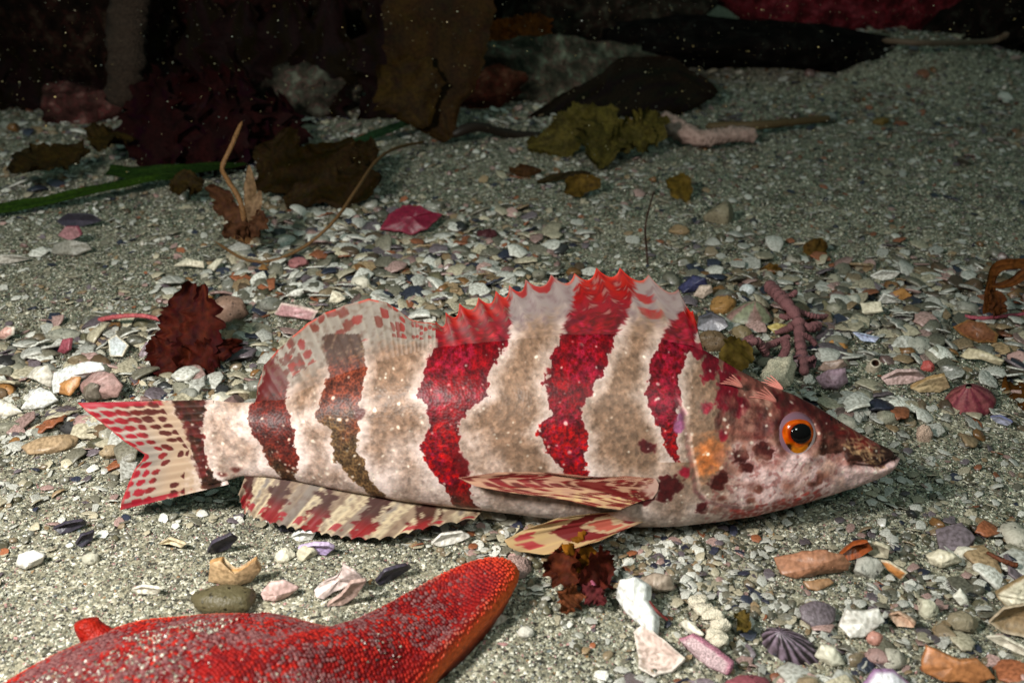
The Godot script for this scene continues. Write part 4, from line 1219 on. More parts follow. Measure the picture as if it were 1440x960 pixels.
	for k in 5:
		var a: Vector3 = RUST[0].lerp(RUST[1], k / 4.0)
		put("frond", ribbon([a, a + Vector3(0.004, -0.02, 0.012), a + Vector3(0.012 * sin(k * 2.0), -0.045, 0.02)], [0.008, 0.017, 0.014, 0.004], face, 0.006, 0.7, 80 + k, rgb(140, 76, 28), rgb(84, 48, 22), 26, 11), M.weed, w)
	# tan column at the upper left
	w = weed("kelp_stalk", "thick tan brown stalk rising beside the upper left reef")
	put("stalk", stem([Vector3(-0.3149, 0.0212, -0.8), Vector3(-0.307, 0.0548, -0.8), Vector3(-0.3052, 0.0806, -0.81), Vector3(-0.3013, 0.1116, -0.82), Vector3(-0.3001, 0.1475, -0.83)], 0.013, 0.017, 40, 14, 0.4), mat(rgb(58, 45, 35), 0.85, "mottle", 30.0, "bump", 0.2), w)
	# olive ruffled weed, right of centre
	w = weed("olive_ruffled_weed", "olive ruffled weed with lobed edges lying in the middle distance")
	var ol := rgb(92, 82, 38)
	var ol2 := rgb(56, 50, 24)
	put("lobe", ribbon([Vector3(0.0119, 0.0034, -0.74), Vector3(0.0293, 0.0091, -0.73), Vector3(0.0477, 0.0187, -0.73), Vector3(0.0629, 0.0292, -0.74)], [0.004,0.012,0.018,0.010], face, 0.006, 0.55, 10, ol, ol2), M.weed, w)
	put("lobe", ribbon([Vector3(0.0632, 0.0029, -0.68), Vector3(0.0644, 0.0137, -0.7), Vector3(0.0668, 0.022, -0.72), Vector3(0.067, 0.0335, -0.74)], [0.004,0.016,0.016,0.010], face, 0.006, 0.6, 11, ol, ol2), M.weed, w)
	put("lobe", ribbon([Vector3(0.0705, 0.0163, -0.7), Vector3(0.0852, 0.0191, -0.71), Vector3(0.1001, 0.0231, -0.72), Vector3(0.1083, 0.0313, -0.73)], [0.008,0.015,0.015,0.006], face, 0.007, 0.7, 12, ol, ol2), M.weed, w)
	put("lobe", ribbon([Vector3(0.0856, 0.022, -0.72), Vector3(0.0932, 0.0139, -0.71), Vector3(0.0949, 0.0086, -0.7)], [0.008,0.012,0.003], face, 0.005, 0.5, 13, ol, ol2), M.weed, w)
	for q in [[[Vector3(0.0336, 0.0079, -0.6), Vector3(0.0431, 0.0106, -0.61), Vector3(0.0566, 0.0115, -0.61)], [0.002, 0.008, 0.006, 0.003], "small olive leaf propped on the gravel under the ruffled weed", rgb(104, 80, 34)],
			[[Vector3(0.1046, 0.0134, -0.62), Vector3(0.107, 0.0097, -0.61), Vector3(0.1105, 0.0019, -0.6)], [0.005, 0.008, 0.007, 0.002], "narrow olive scrap standing right of the small olive leaf", rgb(108, 86, 34)],
			[[Vector3(-0.002, 0.003, -0.676), Vector3(0.0089, 0.004, -0.6685), Vector3(0.0208, 0.003, -0.6722)], [0.001, 0.004, 0.004, 0.001], "thin brown leaf strip lying flat before the ruffled weed", rgb(78, 52, 30)],
			[[Vector3(0.0168, 0.002, -0.6469), Vector3(0.0337, 0.005, -0.6503), Vector3(0.0533, 0.006, -0.6556)], [0.001, 0.003, 0.003, 0.001], "slim dark strip of weed leading to the small olive leaf", rgb(56, 46, 28)],
			[[Vector3(0.1611, 0.001, -0.5136), Vector3(0.165, 0.004, -0.5075), Vector3(0.1734, 0.001, -0.5125)], [0.002, 0.005, 0.006, 0.002], "curled brown flake of weed on the fine sand behind the coralline branch", rgb(110, 82, 40)],
			[[Vector3(0.13, 0.001, -0.4807), Vector3(0.1351, 0.003, -0.4796), Vector3(0.1417, 0.001, -0.4828)], [0.001, 0.003, 0.003, 0.001], "tiny yellow brown flake behind the white disc pebble", rgb(120, 86, 40)],
			[[Vector3(0.0624, 0.004, -0.2129), Vector3(0.0628, 0.003, -0.2106), Vector3(0.0627, 0.002, -0.2072)], [0.0018, 0.0019, 0.0018, 0.0016], "square olive flake standing beside the knobbly white tube", rgb(112, 92, 44)],
			[[Vector3(0.0875, 0.004, -0.3605), Vector3(0.09, 0.01, -0.3582), Vector3(0.0931, 0.013, -0.3633), Vector3(0.0946, 0.014, -0.3681)], [0.002, 0.006, 0.007, 0.002], "olive leaf standing before the pink coralline branch", rgb(104, 84, 36)],
			[[Vector3(0.2026, 0.001, -0.3568), Vector3(0.2015, 0.003, -0.3468), Vector3(0.2023, 0.003, -0.3378), Vector3(0.2031, 0.001, -0.3246)], [0.003, 0.006, 0.007, 0.005], "brown weed strip at the right edge beside the rosy cone shell", rgb(104, 62, 24)]]:
		w = weed("weed_scrap", q[2], "scraps of weed on the sand")
		put("blade", ribbon(q[0], q[1], face, 0.0022, 0.25, 30 + taken["weed_scrap"], q[3], (q[3] as Color).darkened(0.35), 22, 9), M.weed, w)
	# brown leaf pile and leaves at the left
	w = weed("brown_leaf_pile", "pile of dark brown flat leaves left of the curved stem")
	for q in [[[Vector3(-0.16, 0.0098, -0.6), Vector3(-0.1424, 0.0124, -0.62), Vector3(-0.1226, 0.0156, -0.64), Vector3(-0.1059, 0.026, -0.66)], [0.006, 0.018, 0.022, 0.016, 0.003], 40], [[Vector3(-0.1402, 0.0065, -0.585), Vector3(-0.1231, 0.0118, -0.59), Vector3(-0.1026, 0.0125, -0.6), Vector3(-0.0897, 0.0181, -0.62)], [0.004, 0.012, 0.016, 0.010], 41], [[Vector3(-0.1631, 0.0069, -0.64), Vector3(-0.1586, 0.0186, -0.66), Vector3(-0.1518, 0.0311, -0.68)], [0.006, 0.014, 0.012, 0.004], 42], [[Vector3(-0.101, 0.0124, -0.62), Vector3(-0.0978, 0.0189, -0.64), Vector3(-0.0991, 0.0269, -0.66)], [0.004, 0.008, 0.010, 0.004], 43]]:
		put("leaf", ribbon(q[0], q[1], Vector3(0, 0.7, 0.7), 0.004, 0.3, q[2], rgb(50, 36, 15), rgb(32, 23, 11)), M.weed, w)
	w = weed("brown_leaf_clump", "olive brown leaf clump lying behind the green blade")
	for q in [[[Vector3(-0.2802, 0.0201, -0.66), Vector3(-0.2823, 0.0236, -0.68), Vector3(-0.2772, 0.0225, -0.7)], [0.004, 0.014, 0.010], 45], [[Vector3(-0.3106, 0.0203, -0.6), Vector3(-0.3056, 0.0215, -0.63), Vector3(-0.2895, 0.0221, -0.66)], [0.006, 0.014, 0.014, 0.004], 46], [[Vector3(-0.2055, 0.0138, -0.58), Vector3(-0.2007, 0.0172, -0.59), Vector3(-0.1908, 0.0154, -0.59)], [0.004, 0.009, 0.003], 47]]:
		put("leaf", ribbon(q[0], q[1], Vector3(0, 0.6, 0.8), 0.004, 0.35, q[2], rgb(58, 44, 20), rgb(38, 30, 15)), M.weed, w)
	# tan tuft with pale leaves
	w = weed("tan_tuft", "tan branched tuft with upright pale leaves on the sand at left")
	put("stalk", stem([Vector3(-0.1426, 0.0131, -0.5), Vector3(-0.1431, 0.0324, -0.5), Vector3(-0.1519, 0.0431, -0.51), Vector3(-0.1549, 0.0475, -0.515), Vector3(-0.15, 0.0578, -0.52), Vector3(-0.1455, 0.0689, -0.53)], 0.0016, 0.0012), M.stalk, w)
	put("leaf", ribbon([Vector3(-0.1402, 0.0179, -0.5), Vector3(-0.1376, 0.0344, -0.5), Vector3(-0.1376, 0.0513, -0.505)], [0.001, 0.0032, 0.0036, 0.0006], face, 0.001, 0.1, 51, rgb(128, 102, 76), rgb(98, 76, 54), 24, 9), M.weed, w)
	put("leaf", ribbon([Vector3(-0.1383, 0.0243, -0.495), Vector3(-0.1344, 0.032, -0.495), Vector3(-0.1319, 0.039, -0.5)], [0.001, 0.0034, 0.003, 0.0006], face, 0.001, 0.1, 52, rgb(134, 108, 82), rgb(104, 80, 60), 24, 9), M.weed, w)
	for q in [[[Vector3(-0.1414, 0.0164, -0.495), Vector3(-0.1475, 0.0266, -0.5), Vector3(-0.1606, 0.0282, -0.51)], 53], [[Vector3(-0.1443, 0.0155, -0.5), Vector3(-0.1571, 0.0283, -0.52), Vector3(-0.1695, 0.0326, -0.53)], 54], [[Vector3(-0.1394, 0.0166, -0.49), Vector3(-0.1419, 0.0229, -0.485), Vector3(-0.1488, 0.0215, -0.48)], 55], [[Vector3(-0.1379, 0.0166, -0.49), Vector3(-0.1328, 0.0228, -0.49), Vector3(-0.131, 0.0297, -0.495)], 56]]:
		put("frond", ribbon(q[0], [0.0015, 0.0045, 0.005, 0.001], face, 0.003, 0.6, q[1], rgb(84, 54, 36), rgb(60, 38, 27), 24, 9), M.weed, w)
	put("holdfast", stone_mesh(71, 3, Vector3(0.008, 0.008, 0.006), 0.3, 18), M.stalk, w).position = Vector3(-0.1523, 0.003, -0.5344)
	# the long curved stem and single twigs
	for q in [[[Vector3(-0.067, 0.004, -0.7534), Vector3(-0.0803, 0.016, -0.6866), Vector3(-0.0866, 0.024, -0.6204), Vector3(-0.0904, 0.024, -0.5513), Vector3(-0.0971, 0.018, -0.5143), Vector3(-0.1111, 0.008, -0.502), Vector3(-0.1261, 0.004, -0.4897), Vector3(-0.1422, 0.003, -0.4935), Vector3(-0.1651, 0.006, -0.5159)], 0.0013, 0.0008, "long thin tan stem curving from the kelp down to the coarse gravel", rgb(116, 84, 50)],
			[[Vector3(0.0722, -0.002, -0.4865), Vector3(0.0708, 0.012, -0.4907), Vector3(0.0688, 0.026, -0.4838), Vector3(0.076, 0.036, -0.5102)], 0.0006, 0.0004, "hair thin dark twig standing above the spiny fin", rgb(60, 38, 28)],
			[[Vector3(0.1568, 0.006, -0.7959), Vector3(0.1928, 0.01, -0.7831), Vector3(0.2238, 0.01, -0.7934), Vector3(0.2647, 0.008, -0.8185)], 0.004, 0.003, "straight brown stick lying behind the pink finger stone", rgb(92, 74, 48)],
			[[Vector3(-0.1891, 0.004, -0.4112), Vector3(-0.1778, 0.008, -0.4061), Vector3(-0.1659, 0.009, -0.4046), Vector3(-0.155, 0.006, -0.4051)], 0.0012, 0.0009, "smooth pink twig lying left of the dark red weed", rgb(186, 92, 96)],
			[[Vector3(0.2095, 0.003, -0.4184), Vector3(0.2172, 0.004, -0.4137), Vector3(0.2391, 0.004, -0.4186), Vector3(0.2524, 0.003, -0.4217)], 0.0009, 0.0008, "thin pink twig lying under the kelp twig at right", rgb(160, 76, 90)],
			[[Vector3(0.1418, 0.004, -0.2394), Vector3(0.1447, 0.004, -0.2354), Vector3(0.149, 0.003, -0.2343)], 0.0005, 0.0009, "short rust brown stem near the right edge by the cream ridged shell", rgb(104, 56, 34)],
			[[Vector3(0.0376, 0.006, -0.2149), Vector3(0.0397, 0.005, -0.2117), Vector3(0.0426, 0.003, -0.2106)], 0.0005, 0.0004, "short maroon thread leaning on the chalk white wedge", rgb(110, 44, 40)],
			[[Vector3(0.3512, 0.05, -0.9671), Vector3(0.3847, 0.05, -0.9487), Vector3(0.4816, 0.04, -1.0288), Vector3(0.4952, 0.05, -1.016)], 0.003, 0.003, "pale stalk arching beside the small dull pink slab", rgb(110, 92, 76)],
			[[Vector3(-0.234, 0.0846, -0.95), Vector3(-0.2313, 0.0512, -0.94), Vector3(-0.2246, 0.0225, -0.92)], 0.0028, 0.0018, "greyish hydroid stalk standing before the dark red reef", rgb(140, 134, 116)]]:
		w = weed("loose_stem", q[3], "single stems and twigs")
		put("stem", stem(q[0], q[1], q[2], 40), mat(q[4], 0.6, "mottle", 60.0, "bump", 0.03), w)
	# dark red weed behind the tail
	w = weed("dark_red_weed", "translucent dark red weed standing behind the tail, throwing a shadow")
	for q in [[[Vector3(-0.1374, 0.0011, -0.365), Vector3(-0.139, 0.0108, -0.37), Vector3(-0.1369, 0.0199, -0.375), Vector3(-0.134, 0.0325, -0.385)], [0.006, 0.0125, 0.011, 0.008, 0.0015], 101], [[Vector3(-0.1334, 0.0043, -0.36), Vector3(-0.1288, 0.0148, -0.365), Vector3(-0.1273, 0.0237, -0.37), Vector3(-0.1282, 0.0339, -0.38)], [0.004, 0.009, 0.009, 0.006, 0.001], 102], [[Vector3(-0.1382, 0.0036, -0.36), Vector3(-0.1441, 0.01, -0.365), Vector3(-0.1482, 0.0131, -0.37)], [0.004, 0.009, 0.006, 0.001], 103], [[Vector3(-0.1334, 0.0043, -0.36), Vector3(-0.1244, 0.0107, -0.36), Vector3(-0.1174, 0.0122, -0.365), Vector3(-0.1139, 0.0105, -0.37)], [0.004, 0.008, 0.005, 0.001], 104], [[Vector3(-0.1388, -0.0001, -0.37), Vector3(-0.144, 0.0145, -0.38), Vector3(-0.1455, 0.0217, -0.39)], [0.003, 0.007, 0.006, 0.001], 105]]:
		put("frond", ribbon(q[0], q[1], face, 0.0035, 0.55, q[2], rgb(78, 30, 19), rgb(46, 17, 14), 36, 13, 1.3), M.weed, w)
	# maroon weed under the pelvic fin
	w = weed("maroon_weed", "small maroon and amber weed tuft under the pelvic fin")
	for q in [[[Vector3(0.0183, 0.0062, -0.226), Vector3(0.0199, 0.0043, -0.236), Vector3(0.0235, 0.0049, -0.242)], [0.003, 0.006, 0.005], 111, rgb(150, 92, 24)], [[Vector3(0.0184, 0.0064, -0.222), Vector3(0.0135, 0.0071, -0.228), Vector3(0.0093, 0.0051, -0.23)], [0.002, 0.005, 0.001], 112, rgb(96, 44, 28)], [[Vector3(0.019, 0.0059, -0.222), Vector3(0.0249, 0.0066, -0.228), Vector3(0.0296, 0.0058, -0.234)], [0.002, 0.005, 0.005, 0.001], 113, rgb(92, 36, 26)], [[Vector3(0.0195, 0.0055, -0.22), Vector3(0.0229, 0.0057, -0.218), Vector3(0.026, 0.0043, -0.216)], [0.002, 0.003, 0.001], 114, rgb(110, 48, 50)], [[Vector3(0.0183, 0.0055, -0.22), Vector3(0.0158, 0.0043, -0.217), Vector3(0.0141, 0.0026, -0.214)], [0.002, 0.004, 0.001], 115, rgb(120, 66, 40)], [[Vector3(0.0179, 0.0052, -0.226), Vector3(0.0158, 0.0056, -0.234), Vector3(0.017, 0.0057, -0.24)], [0.002, 0.004, 0.002], 116, rgb(100, 40, 24)]]:
		put("frond", ribbon(q[0], q[1], face, 0.0025, 0.6, q[2], q[3], (q[3] as Color).darkened(0.4), 28, 11, 1.3), M.weed, w)
	put("stem", stem([Vector3(0.0217, 0.004, -0.2275), Vector3(0.0233, 0.005, -0.2219), Vector3(0.0242, 0.004, -0.2182)], 0.0009, 0.0007), mat(rgb(150, 80, 100), 0.5), w)
	# kelp twig at the right edge
	w = weed("kelp_twig", "brown forked kelp twig with strap blades at the right edge")
	put("blade", ribbon([Vector3(0.2213, 0.0019, -0.42), Vector3(0.2204, 0.0144, -0.42), Vector3(0.2209, 0.0263, -0.42), Vector3(0.2344, 0.0284, -0.42), Vector3(0.2483, 0.0311, -0.42)], [0.0018, 0.0026, 0.0026, 0.0024, 0.002], face, 0.001, 0.1, 121, rgb(112, 66, 30), rgb(80, 46, 24)), M.weed, w)
	put("blade", ribbon([Vector3(0.2182, 0.0193, -0.415), Vector3(0.2256, 0.0206, -0.415), Vector3(0.2339, 0.0268, -0.415), Vector3(0.2456, 0.0316, -0.415)], [0.001, 0.0022, 0.0028, 0.002], face, 0.001, 0.1, 122, rgb(104, 60, 28), rgb(76, 44, 22)), M.weed, w)
	put("blade", ribbon([Vector3(0.2206, 0.0063, -0.41), Vector3(0.2198, 0.0133, -0.41), Vector3(0.2193, 0.0172, -0.415)], [0.002, 0.0042, 0.002], face, 0.002, 0.5, 123, rgb(92, 52, 28), rgb(66, 38, 22)), M.weed, w)
	# coralline branch
	w = weed("coralline_branch", "knobbly pink coralline branch lying on the gravel above the head")
	var cm := mat(rgb(136, 90, 92), 0.8, "pores", 90.0, "bump", 0.05)
	for q in [[[Vector3(0.12, 0.003, -0.3593), Vector3(0.1241, 0.006, -0.3839), Vector3(0.1263, 0.01, -0.3976), Vector3(0.1232, 0.014, -0.4084), Vector3(0.1234, 0.01, -0.4382)], 0.0019, 0.0029], [[Vector3(0.1278, 0.008, -0.4021), Vector3(0.1301, 0.008, -0.3944), Vector3(0.1364, 0.006, -0.4004)], 0.0015, 0.0021], [[Vector3(0.1254, 0.012, -0.4073), Vector3(0.131, 0.01, -0.4055), Vector3(0.1378, 0.008, -0.4061), Vector3(0.1441, 0.006, -0.4115)], 0.0014, 0.0009], [[Vector3(0.1261, 0.008, -0.3982), Vector3(0.1223, 0.006, -0.3973), Vector3(0.1168, 0.004, -0.3971)], 0.002, 0.001]]:
		put("branch", beads(q[0], q[1], q[2], 0.32), cm, w)
	for q in [[[Vector3(0.125, 0.008, -0.3869), Vector3(0.1295, 0.006, -0.3868), Vector3(0.1314, 0.004, -0.3838)], 0.0013, 0.0009], [[Vector3(0.1271, 0.01, -0.4055), Vector3(0.1227, 0.01, -0.4007), Vector3(0.1206, 0.009, -0.4046)], 0.0013, 0.0009], [[Vector3(0.1214, 0.004, -0.3739), Vector3(0.1232, 0.005, -0.3678), Vector3(0.1262, 0.006, -0.3684)], 0.0012, 0.0008], [[Vector3(0.1245, 0.012, -0.4191), Vector3(0.1274, 0.014, -0.4159), Vector3(0.1306, 0.015, -0.4186)], 0.0014, 0.0009]]: put("twig", beads(q[0], q[1], q[2], 0.6), cm, w)
	for q in [[[Vector3(0.094, 0.004, -0.3809), Vector3(0.0973, 0.008, -0.3739), Vector3(0.1001, 0.012, -0.371), Vector3(0.1039, 0.01, -0.3739), Vector3(0.1085, 0.003, -0.3774)], 0.0016, 0.0015], [[Vector3(0.0996, 0.006, -0.3767), Vector3(0.0988, 0.009, -0.3774), Vector3(0.1016, 0.012, -0.3752)], 0.0012, 0.0012], [[Vector3(0.1133, 0.004, -0.3705), Vector3(0.1158, 0.007, -0.3746), Vector3(0.1161, 0.009, -0.3789)], 0.0016, 0.0014], [[Vector3(0.1056, 0.006, -0.3767), Vector3(0.113, 0.006, -0.3824), Vector3(0.1206, 0.006, -0.3883)], 0.0013, 0.0012]]:
		put("twig", beads(q[0], q[1], q[2], 0.5), cm, w)
	# pale fan
	w = weed("pale_fan", "faint pale fan shaped hydroid curving at the top left")
	put("blade", ribbon([Vector3(-0.2683, 0.05, -0.94), Vector3(-0.2546, 0.0438, -0.93), Vector3(-0.2399, 0.0476, -0.93), Vector3(-0.2197, 0.0563, -0.94)], [0.002, 0.006, 0.005, 0.001], face, 0.002, 0.3, 141, rgb(120, 130, 130), rgb(80, 90, 92)), M.weed, w)

var RED_A := [Vector3(-0.2395, -0.0047, -0.66), Vector3(-0.1806, -0.0047, -0.66)]
var RED_B := [Vector3(-0.2791, 0.05, -0.78), Vector3(-0.1846, 0.0554, -0.78)]
var TOPWEED := [Vector3(-0.4677, 0.0907, -0.92), Vector3(-0.1149, 0.0948, -0.88)]
var RUST := [Vector3(-0.0212, 0.0604, -1.02), Vector3(0.0211, 0.0671, -1.02)]

func beads(pts: Array, r0: float, r1: float, bump: float) -> ArrayMesh:
	var n := 90
	var path := smooth_path(pts, n)
	var radii := []
	for i in n:
		var t := float(i) / (n - 1)
		radii.append(lerpf(r0, r1, t) * (1.0 - bump * 0.5 + bump * absf(sin(t * 44.0)) + 0.25 * wob.get_noise_2d(t * 900.0, r0 * 90000.0)) * (0.1 if i == 0 or i == n - 1 else 1.0))
	return tube_mesh(path, radii, 9, 0.25)

# ------------------------------------------------------------------ single finds among the gravel
func find_plate(called: String, label: String, pts: Array, col: Color, thick := 0.0012, dome := 0.001, ribs := 0.0, m: Material = null, rim := Color(0, 0, 0, 0), dir := 0.0, category := "shell fragment", group := "broken shells lying in the gravel"):
	var c := Vector3.ZERO
	for p in pts: c += p
	c /= pts.size()
	var reach := 0.0
	for p in pts: reach = maxf(reach, Vector2(p.x - c.x, p.z - c.z).length())
	kept.append([Vector2(c.x, c.z), reach])
	var local := []
	var lift := ground_y(c.x, c.z) + 0.0006
	for p in pts: local.append(p - Vector3(c.x, 0, c.z))
	var seed_: int = int(absf(c.x) * 9000.0) + int(absf(c.z) * 7000.0)
	var o := put(called, plate_mesh(local, thick, dome, col, ribs, seed_ % 500, 0.06, rim, dir), m if m else M.shell)
	o.position = Vector3(c.x, lift, c.z)
	tag(o, label, category, group)

func find_stone(called: String, label: String, at: Vector2, size: Vector3, col: Color, seed_: int, facets := 4, yaw := 0.0, m: StandardMaterial3D = null, rough := 0.12, category := "pebble", group := "pebbles lying in the gravel", sink := 0.4):
	kept.append([at, size.x * 0.5])
	var mm: StandardMaterial3D = (m if m else M.stone).duplicate()
	mm.vertex_color_use_as_albedo = false
	mm.albedo_color = col
	var o := put(called, stone_mesh(seed_, facets, size * 0.5, rough, 26), mm)
	o.position = on_ground(at, size.y * (0.5 - sink * 0.6))
	o.rotation.y = yaw
	tag(o, label, category, group)

func make_finds():
	# left edge and behind the tail
	find_plate("shell_fragment", "big white ridged shell fragment above the upper tail tip", [Vector3(-0.1844, 0.003, -0.3498), Vector3(-0.1834, 0.006, -0.3521), Vector3(-0.1757, 0.01, -0.3505), Vector3(-0.1663, 0.013, -0.3482), Vector3(-0.1611, 0.013, -0.347), Vector3(-0.1604, 0.01, -0.3461), Vector3(-0.1674, 0.007, -0.3483), Vector3(-0.1735, 0.004, -0.3479), Vector3(-0.1775, 0.001, -0.3439), Vector3(-0.1812, 0.001, -0.3433)], rgb(238, 238, 236), 0.0016, 0.002, 0.00025, null, Color(0, 0, 0, 0), 1.2)
	find_plate("shell_fragment", "tan curled flap beneath the big white ridged shell", [Vector3(-0.1811, 0.003, -0.3468), Vector3(-0.1764, 0.006, -0.3477), Vector3(-0.1699, 0.008, -0.3451), Vector3(-0.1707, 0.005, -0.343), Vector3(-0.1736, 0.002, -0.3403), Vector3(-0.1789, 0.001, -0.3433)], rgb(196, 140, 88), 0.001, 0.002)
	find_plate("shell_fragment", "rounded pink grey shell touching the upper tail tip", [Vector3(-0.1728, 0.003, -0.3486), Vector3(-0.1634, 0.01, -0.3467), Vector3(-0.156, 0.011, -0.3423), Vector3(-0.1525, 0.006, -0.3411), Vector3(-0.1542, 0.002, -0.3391), Vector3(-0.1625, 0, -0.341), Vector3(-0.1694, 0.001, -0.3433)], rgb(178, 142, 136), 0.0014, 0.005, 0.00015)
	find_plate("shell_fragment", "white curved shell left of the big ridged one", [Vector3(-0.1983, 0.002, -0.3581), Vector3(-0.1934, 0.007, -0.3571), Vector3(-0.1872, 0.009, -0.3544), Vector3(-0.1853, 0.005, -0.3534), Vector3(-0.1861, 0, -0.3525), Vector3(-0.1905, 0.002, -0.3536)], rgb(236, 228, 214), 0.0014, 0.004, 0.0, M.pearl)
	find_plate("shell_fragment", "smooth white triangular shell at the left edge under the ridged one", [Vector3(-0.1895, 0.004, -0.3419), Vector3(-0.1843, 0.006, -0.3411), Vector3(-0.1789, 0.006, -0.3375), Vector3(-0.1763, 0.003, -0.3367), Vector3(-0.1817, 0.001, -0.334), Vector3(-0.1902, 0, -0.3341), Vector3(-0.189, 0.001, -0.338)], rgb(244, 242, 238), 0.0014, 0.003, 0.0, M.pearl)
	find_plate("shell_fragment", "white shell piece cut by the left edge of the picture", [Vector3(-0.2051, 0.003, -0.3378), Vector3(-0.1974, 0.004, -0.3348), Vector3(-0.1914, 0.003, -0.3321), Vector3(-0.1876, 0.001, -0.3301), Vector3(-0.1934, 0, -0.3291), Vector3(-0.2018, 0, -0.3296)], rgb(238, 230, 216), 0.0014, 0.002)
	find_plate("shell_fragment", "small grey striped shell behind the upper tail tip", [Vector3(-0.1675, 0.006, -0.3417), Vector3(-0.1634, 0.009, -0.3389), Vector3(-0.16, 0.009, -0.3371), Vector3(-0.1605, 0.003, -0.3378), Vector3(-0.1643, 0, -0.3399), Vector3(-0.1669, 0.001, -0.3392)], rgb(128, 118, 106), 0.001, 0.003, 0.0004, null, Color(0, 0, 0, 0), 0.3)
	find_stone("pebble", "long tan pebble lying left of the tail", Vector2(-0.1661, -0.3046), Vector3(0.0185, 0.006, 0.009), rgb(178, 150, 118), 201, 2, 0.35, M.shell)
	find_plate("shell_fragment", "squarish bluish white shell left of the dark red weed", [Vector3(-0.174, 0.006, -0.3839), Vector3(-0.1694, 0.009, -0.3825), Vector3(-0.164, 0.005, -0.3802), Vector3(-0.1661, 0.001, -0.3773), Vector3(-0.1718, 0.001, -0.378)], rgb(212, 218, 220), 0.0014, -0.001, 0.0, M.pearl, rgb(226, 214, 190))
	find_plate("shell_fragment", "narrow white shell chip standing beside the dark red weed", [Vector3(-0.1586, 0.003, -0.376), Vector3(-0.1553, 0.008, -0.3774), Vector3(-0.1534, 0.008, -0.3781), Vector3(-0.1552, 0.003, -0.3774), Vector3(-0.158, 0.001, -0.3767)], rgb(240, 238, 240), 0.0012, 0.0005, 0.0, null, rgb(150, 110, 130))
	find_plate("shell_fragment", "dusky pink slab chip in the gravel at far left", [Vector3(-0.1952, 0.001, -0.3815), Vector3(-0.193, 0.006, -0.3839), Vector3(-0.1892, 0.007, -0.3832), Vector3(-0.1891, 0.003, -0.3795), Vector3(-0.1926, 0, -0.3815)], rgb(156, 80, 92), 0.0018, 0.0006)
	find_stone("pebble", "flat grey pebble above the dusky pink chip", Vector2(-0.2027, -0.4013), Vector3(0.0155, 0.006, 0.012), rgb(158, 156, 142), 203, 5, 0.2)
	find_plate("shell_fragment", "white and pink shell cut by the left edge above the tail", [Vector3(-0.2328, 0.001, -0.4006), Vector3(-0.226, 0.006, -0.4019), Vector3(-0.2221, 0.006, -0.4004), Vector3(-0.2225, 0.003, -0.3986), Vector3(-0.2278, 0, -0.3997)], rgb(226, 178, 166), 0.0012, 0.002, 0.0, null, rgb(244, 234, 220))
	find_stone("stone", "pinkish brown angular stone behind the rear back fin", Vector2(-0.1342, -0.4228), Vector3(0.0225, 0.014, 0.016), rgb(146, 116, 100), 204, 7, 0.4, null, 0.1, "stone")
	find_plate("shell_fragment", "pink striped shell lying against the rear back fin", [Vector3(-0.1108, 0.002, -0.4207), Vector3(-0.1066, 0.008, -0.4193), Vector3(-0.0982, 0.008, -0.4168), Vector3(-0.0894, 0.005, -0.4171), Vector3(-0.092, 0.001, -0.4156), Vector3(-0.1008, 0.001, -0.418), Vector3(-0.1077, 0.001, -0.4197)], rgb(198, 150, 152), 0.0014, 0.003, 0.0003, null, rgb(232, 206, 196), 1.4)
	find_plate("shell_fragment", "thin white shell blade behind the pink striped shell", [Vector3(-0.1101, 0.003, -0.4382), Vector3(-0.105, 0.006, -0.4399), Vector3(-0.1002, 0.006, -0.4417), Vector3(-0.1027, 0.003, -0.4391)], rgb(240, 236, 226), 0.001, 0.001)
	find_plate("shell_fragment", "cream three cornered shell chip above the rear back fin", [Vector3(-0.0879, 0.001, -0.4359), Vector3(-0.0862, 0.006, -0.4381), Vector3(-0.0823, 0.006, -0.4354), Vector3(-0.0798, 0.003, -0.4355), Vector3(-0.0838, 0, -0.4374)], rgb(240, 230, 206), 0.0016, 0.001)
	find_plate("shell_fragment", "long cream shell stick on the fine sand left of the curved stem", [Vector3(-0.1795, 0.002, -0.4886), Vector3(-0.1731, 0.005, -0.4924), Vector3(-0.1625, 0.005, -0.487), Vector3(-0.1627, 0.002, -0.4865), Vector3(-0.1717, 0.003, -0.487)], rgb(232, 222, 198), 0.0014, 0.001, 0.0003)
	find_plate("shell_fragment", "slanting white shell stick beside the long cream one", [Vector3(-0.1618, 0.001, -0.4881), Vector3(-0.1565, 0.005, -0.4913), Vector3(-0.1531, 0.005, -0.4913), Vector3(-0.1572, 0.001, -0.4849)], rgb(228, 220, 198), 0.0012, 0.001)
	find_stone("pebble", "dull pink pebble under the curved stem", Vector2(-0.1131, -0.4886), Vector3(0.011, 0.007, 0.009), rgb(160, 104, 104), 205, 3)
	find_plate("crimson_scrap", "crumpled crimson scrap lying behind the back fin", [Vector3(-0.078, 0.001, -0.5506), Vector3(-0.0733, 0.008, -0.5559), Vector3(-0.0647, 0.013, -0.5608), Vector3(-0.0542, 0.014, -0.5561), Vector3(-0.0475, 0.011, -0.5546), Vector3(-0.0404, 0.008, -0.5586), Vector3(-0.0459, 0.005, -0.553), Vector3(-0.0496, 0.003, -0.5459), Vector3(-0.0579, 0, -0.5445), Vector3(-0.0665, 0.001, -0.548)], rgb(118, 22, 48), 0.0012, 0.003, 0.0006, null, rgb(136, 44, 64), 0.5, "seaweed", "")
	find_stone("pebble", "dark maroon knob right of the crimson scrap", Vector2(-0.0149, -0.5458), Vector3(0.012, 0.007, 0.008), rgb(74, 36, 40), 206, 2, 0.0, null, 0.25)
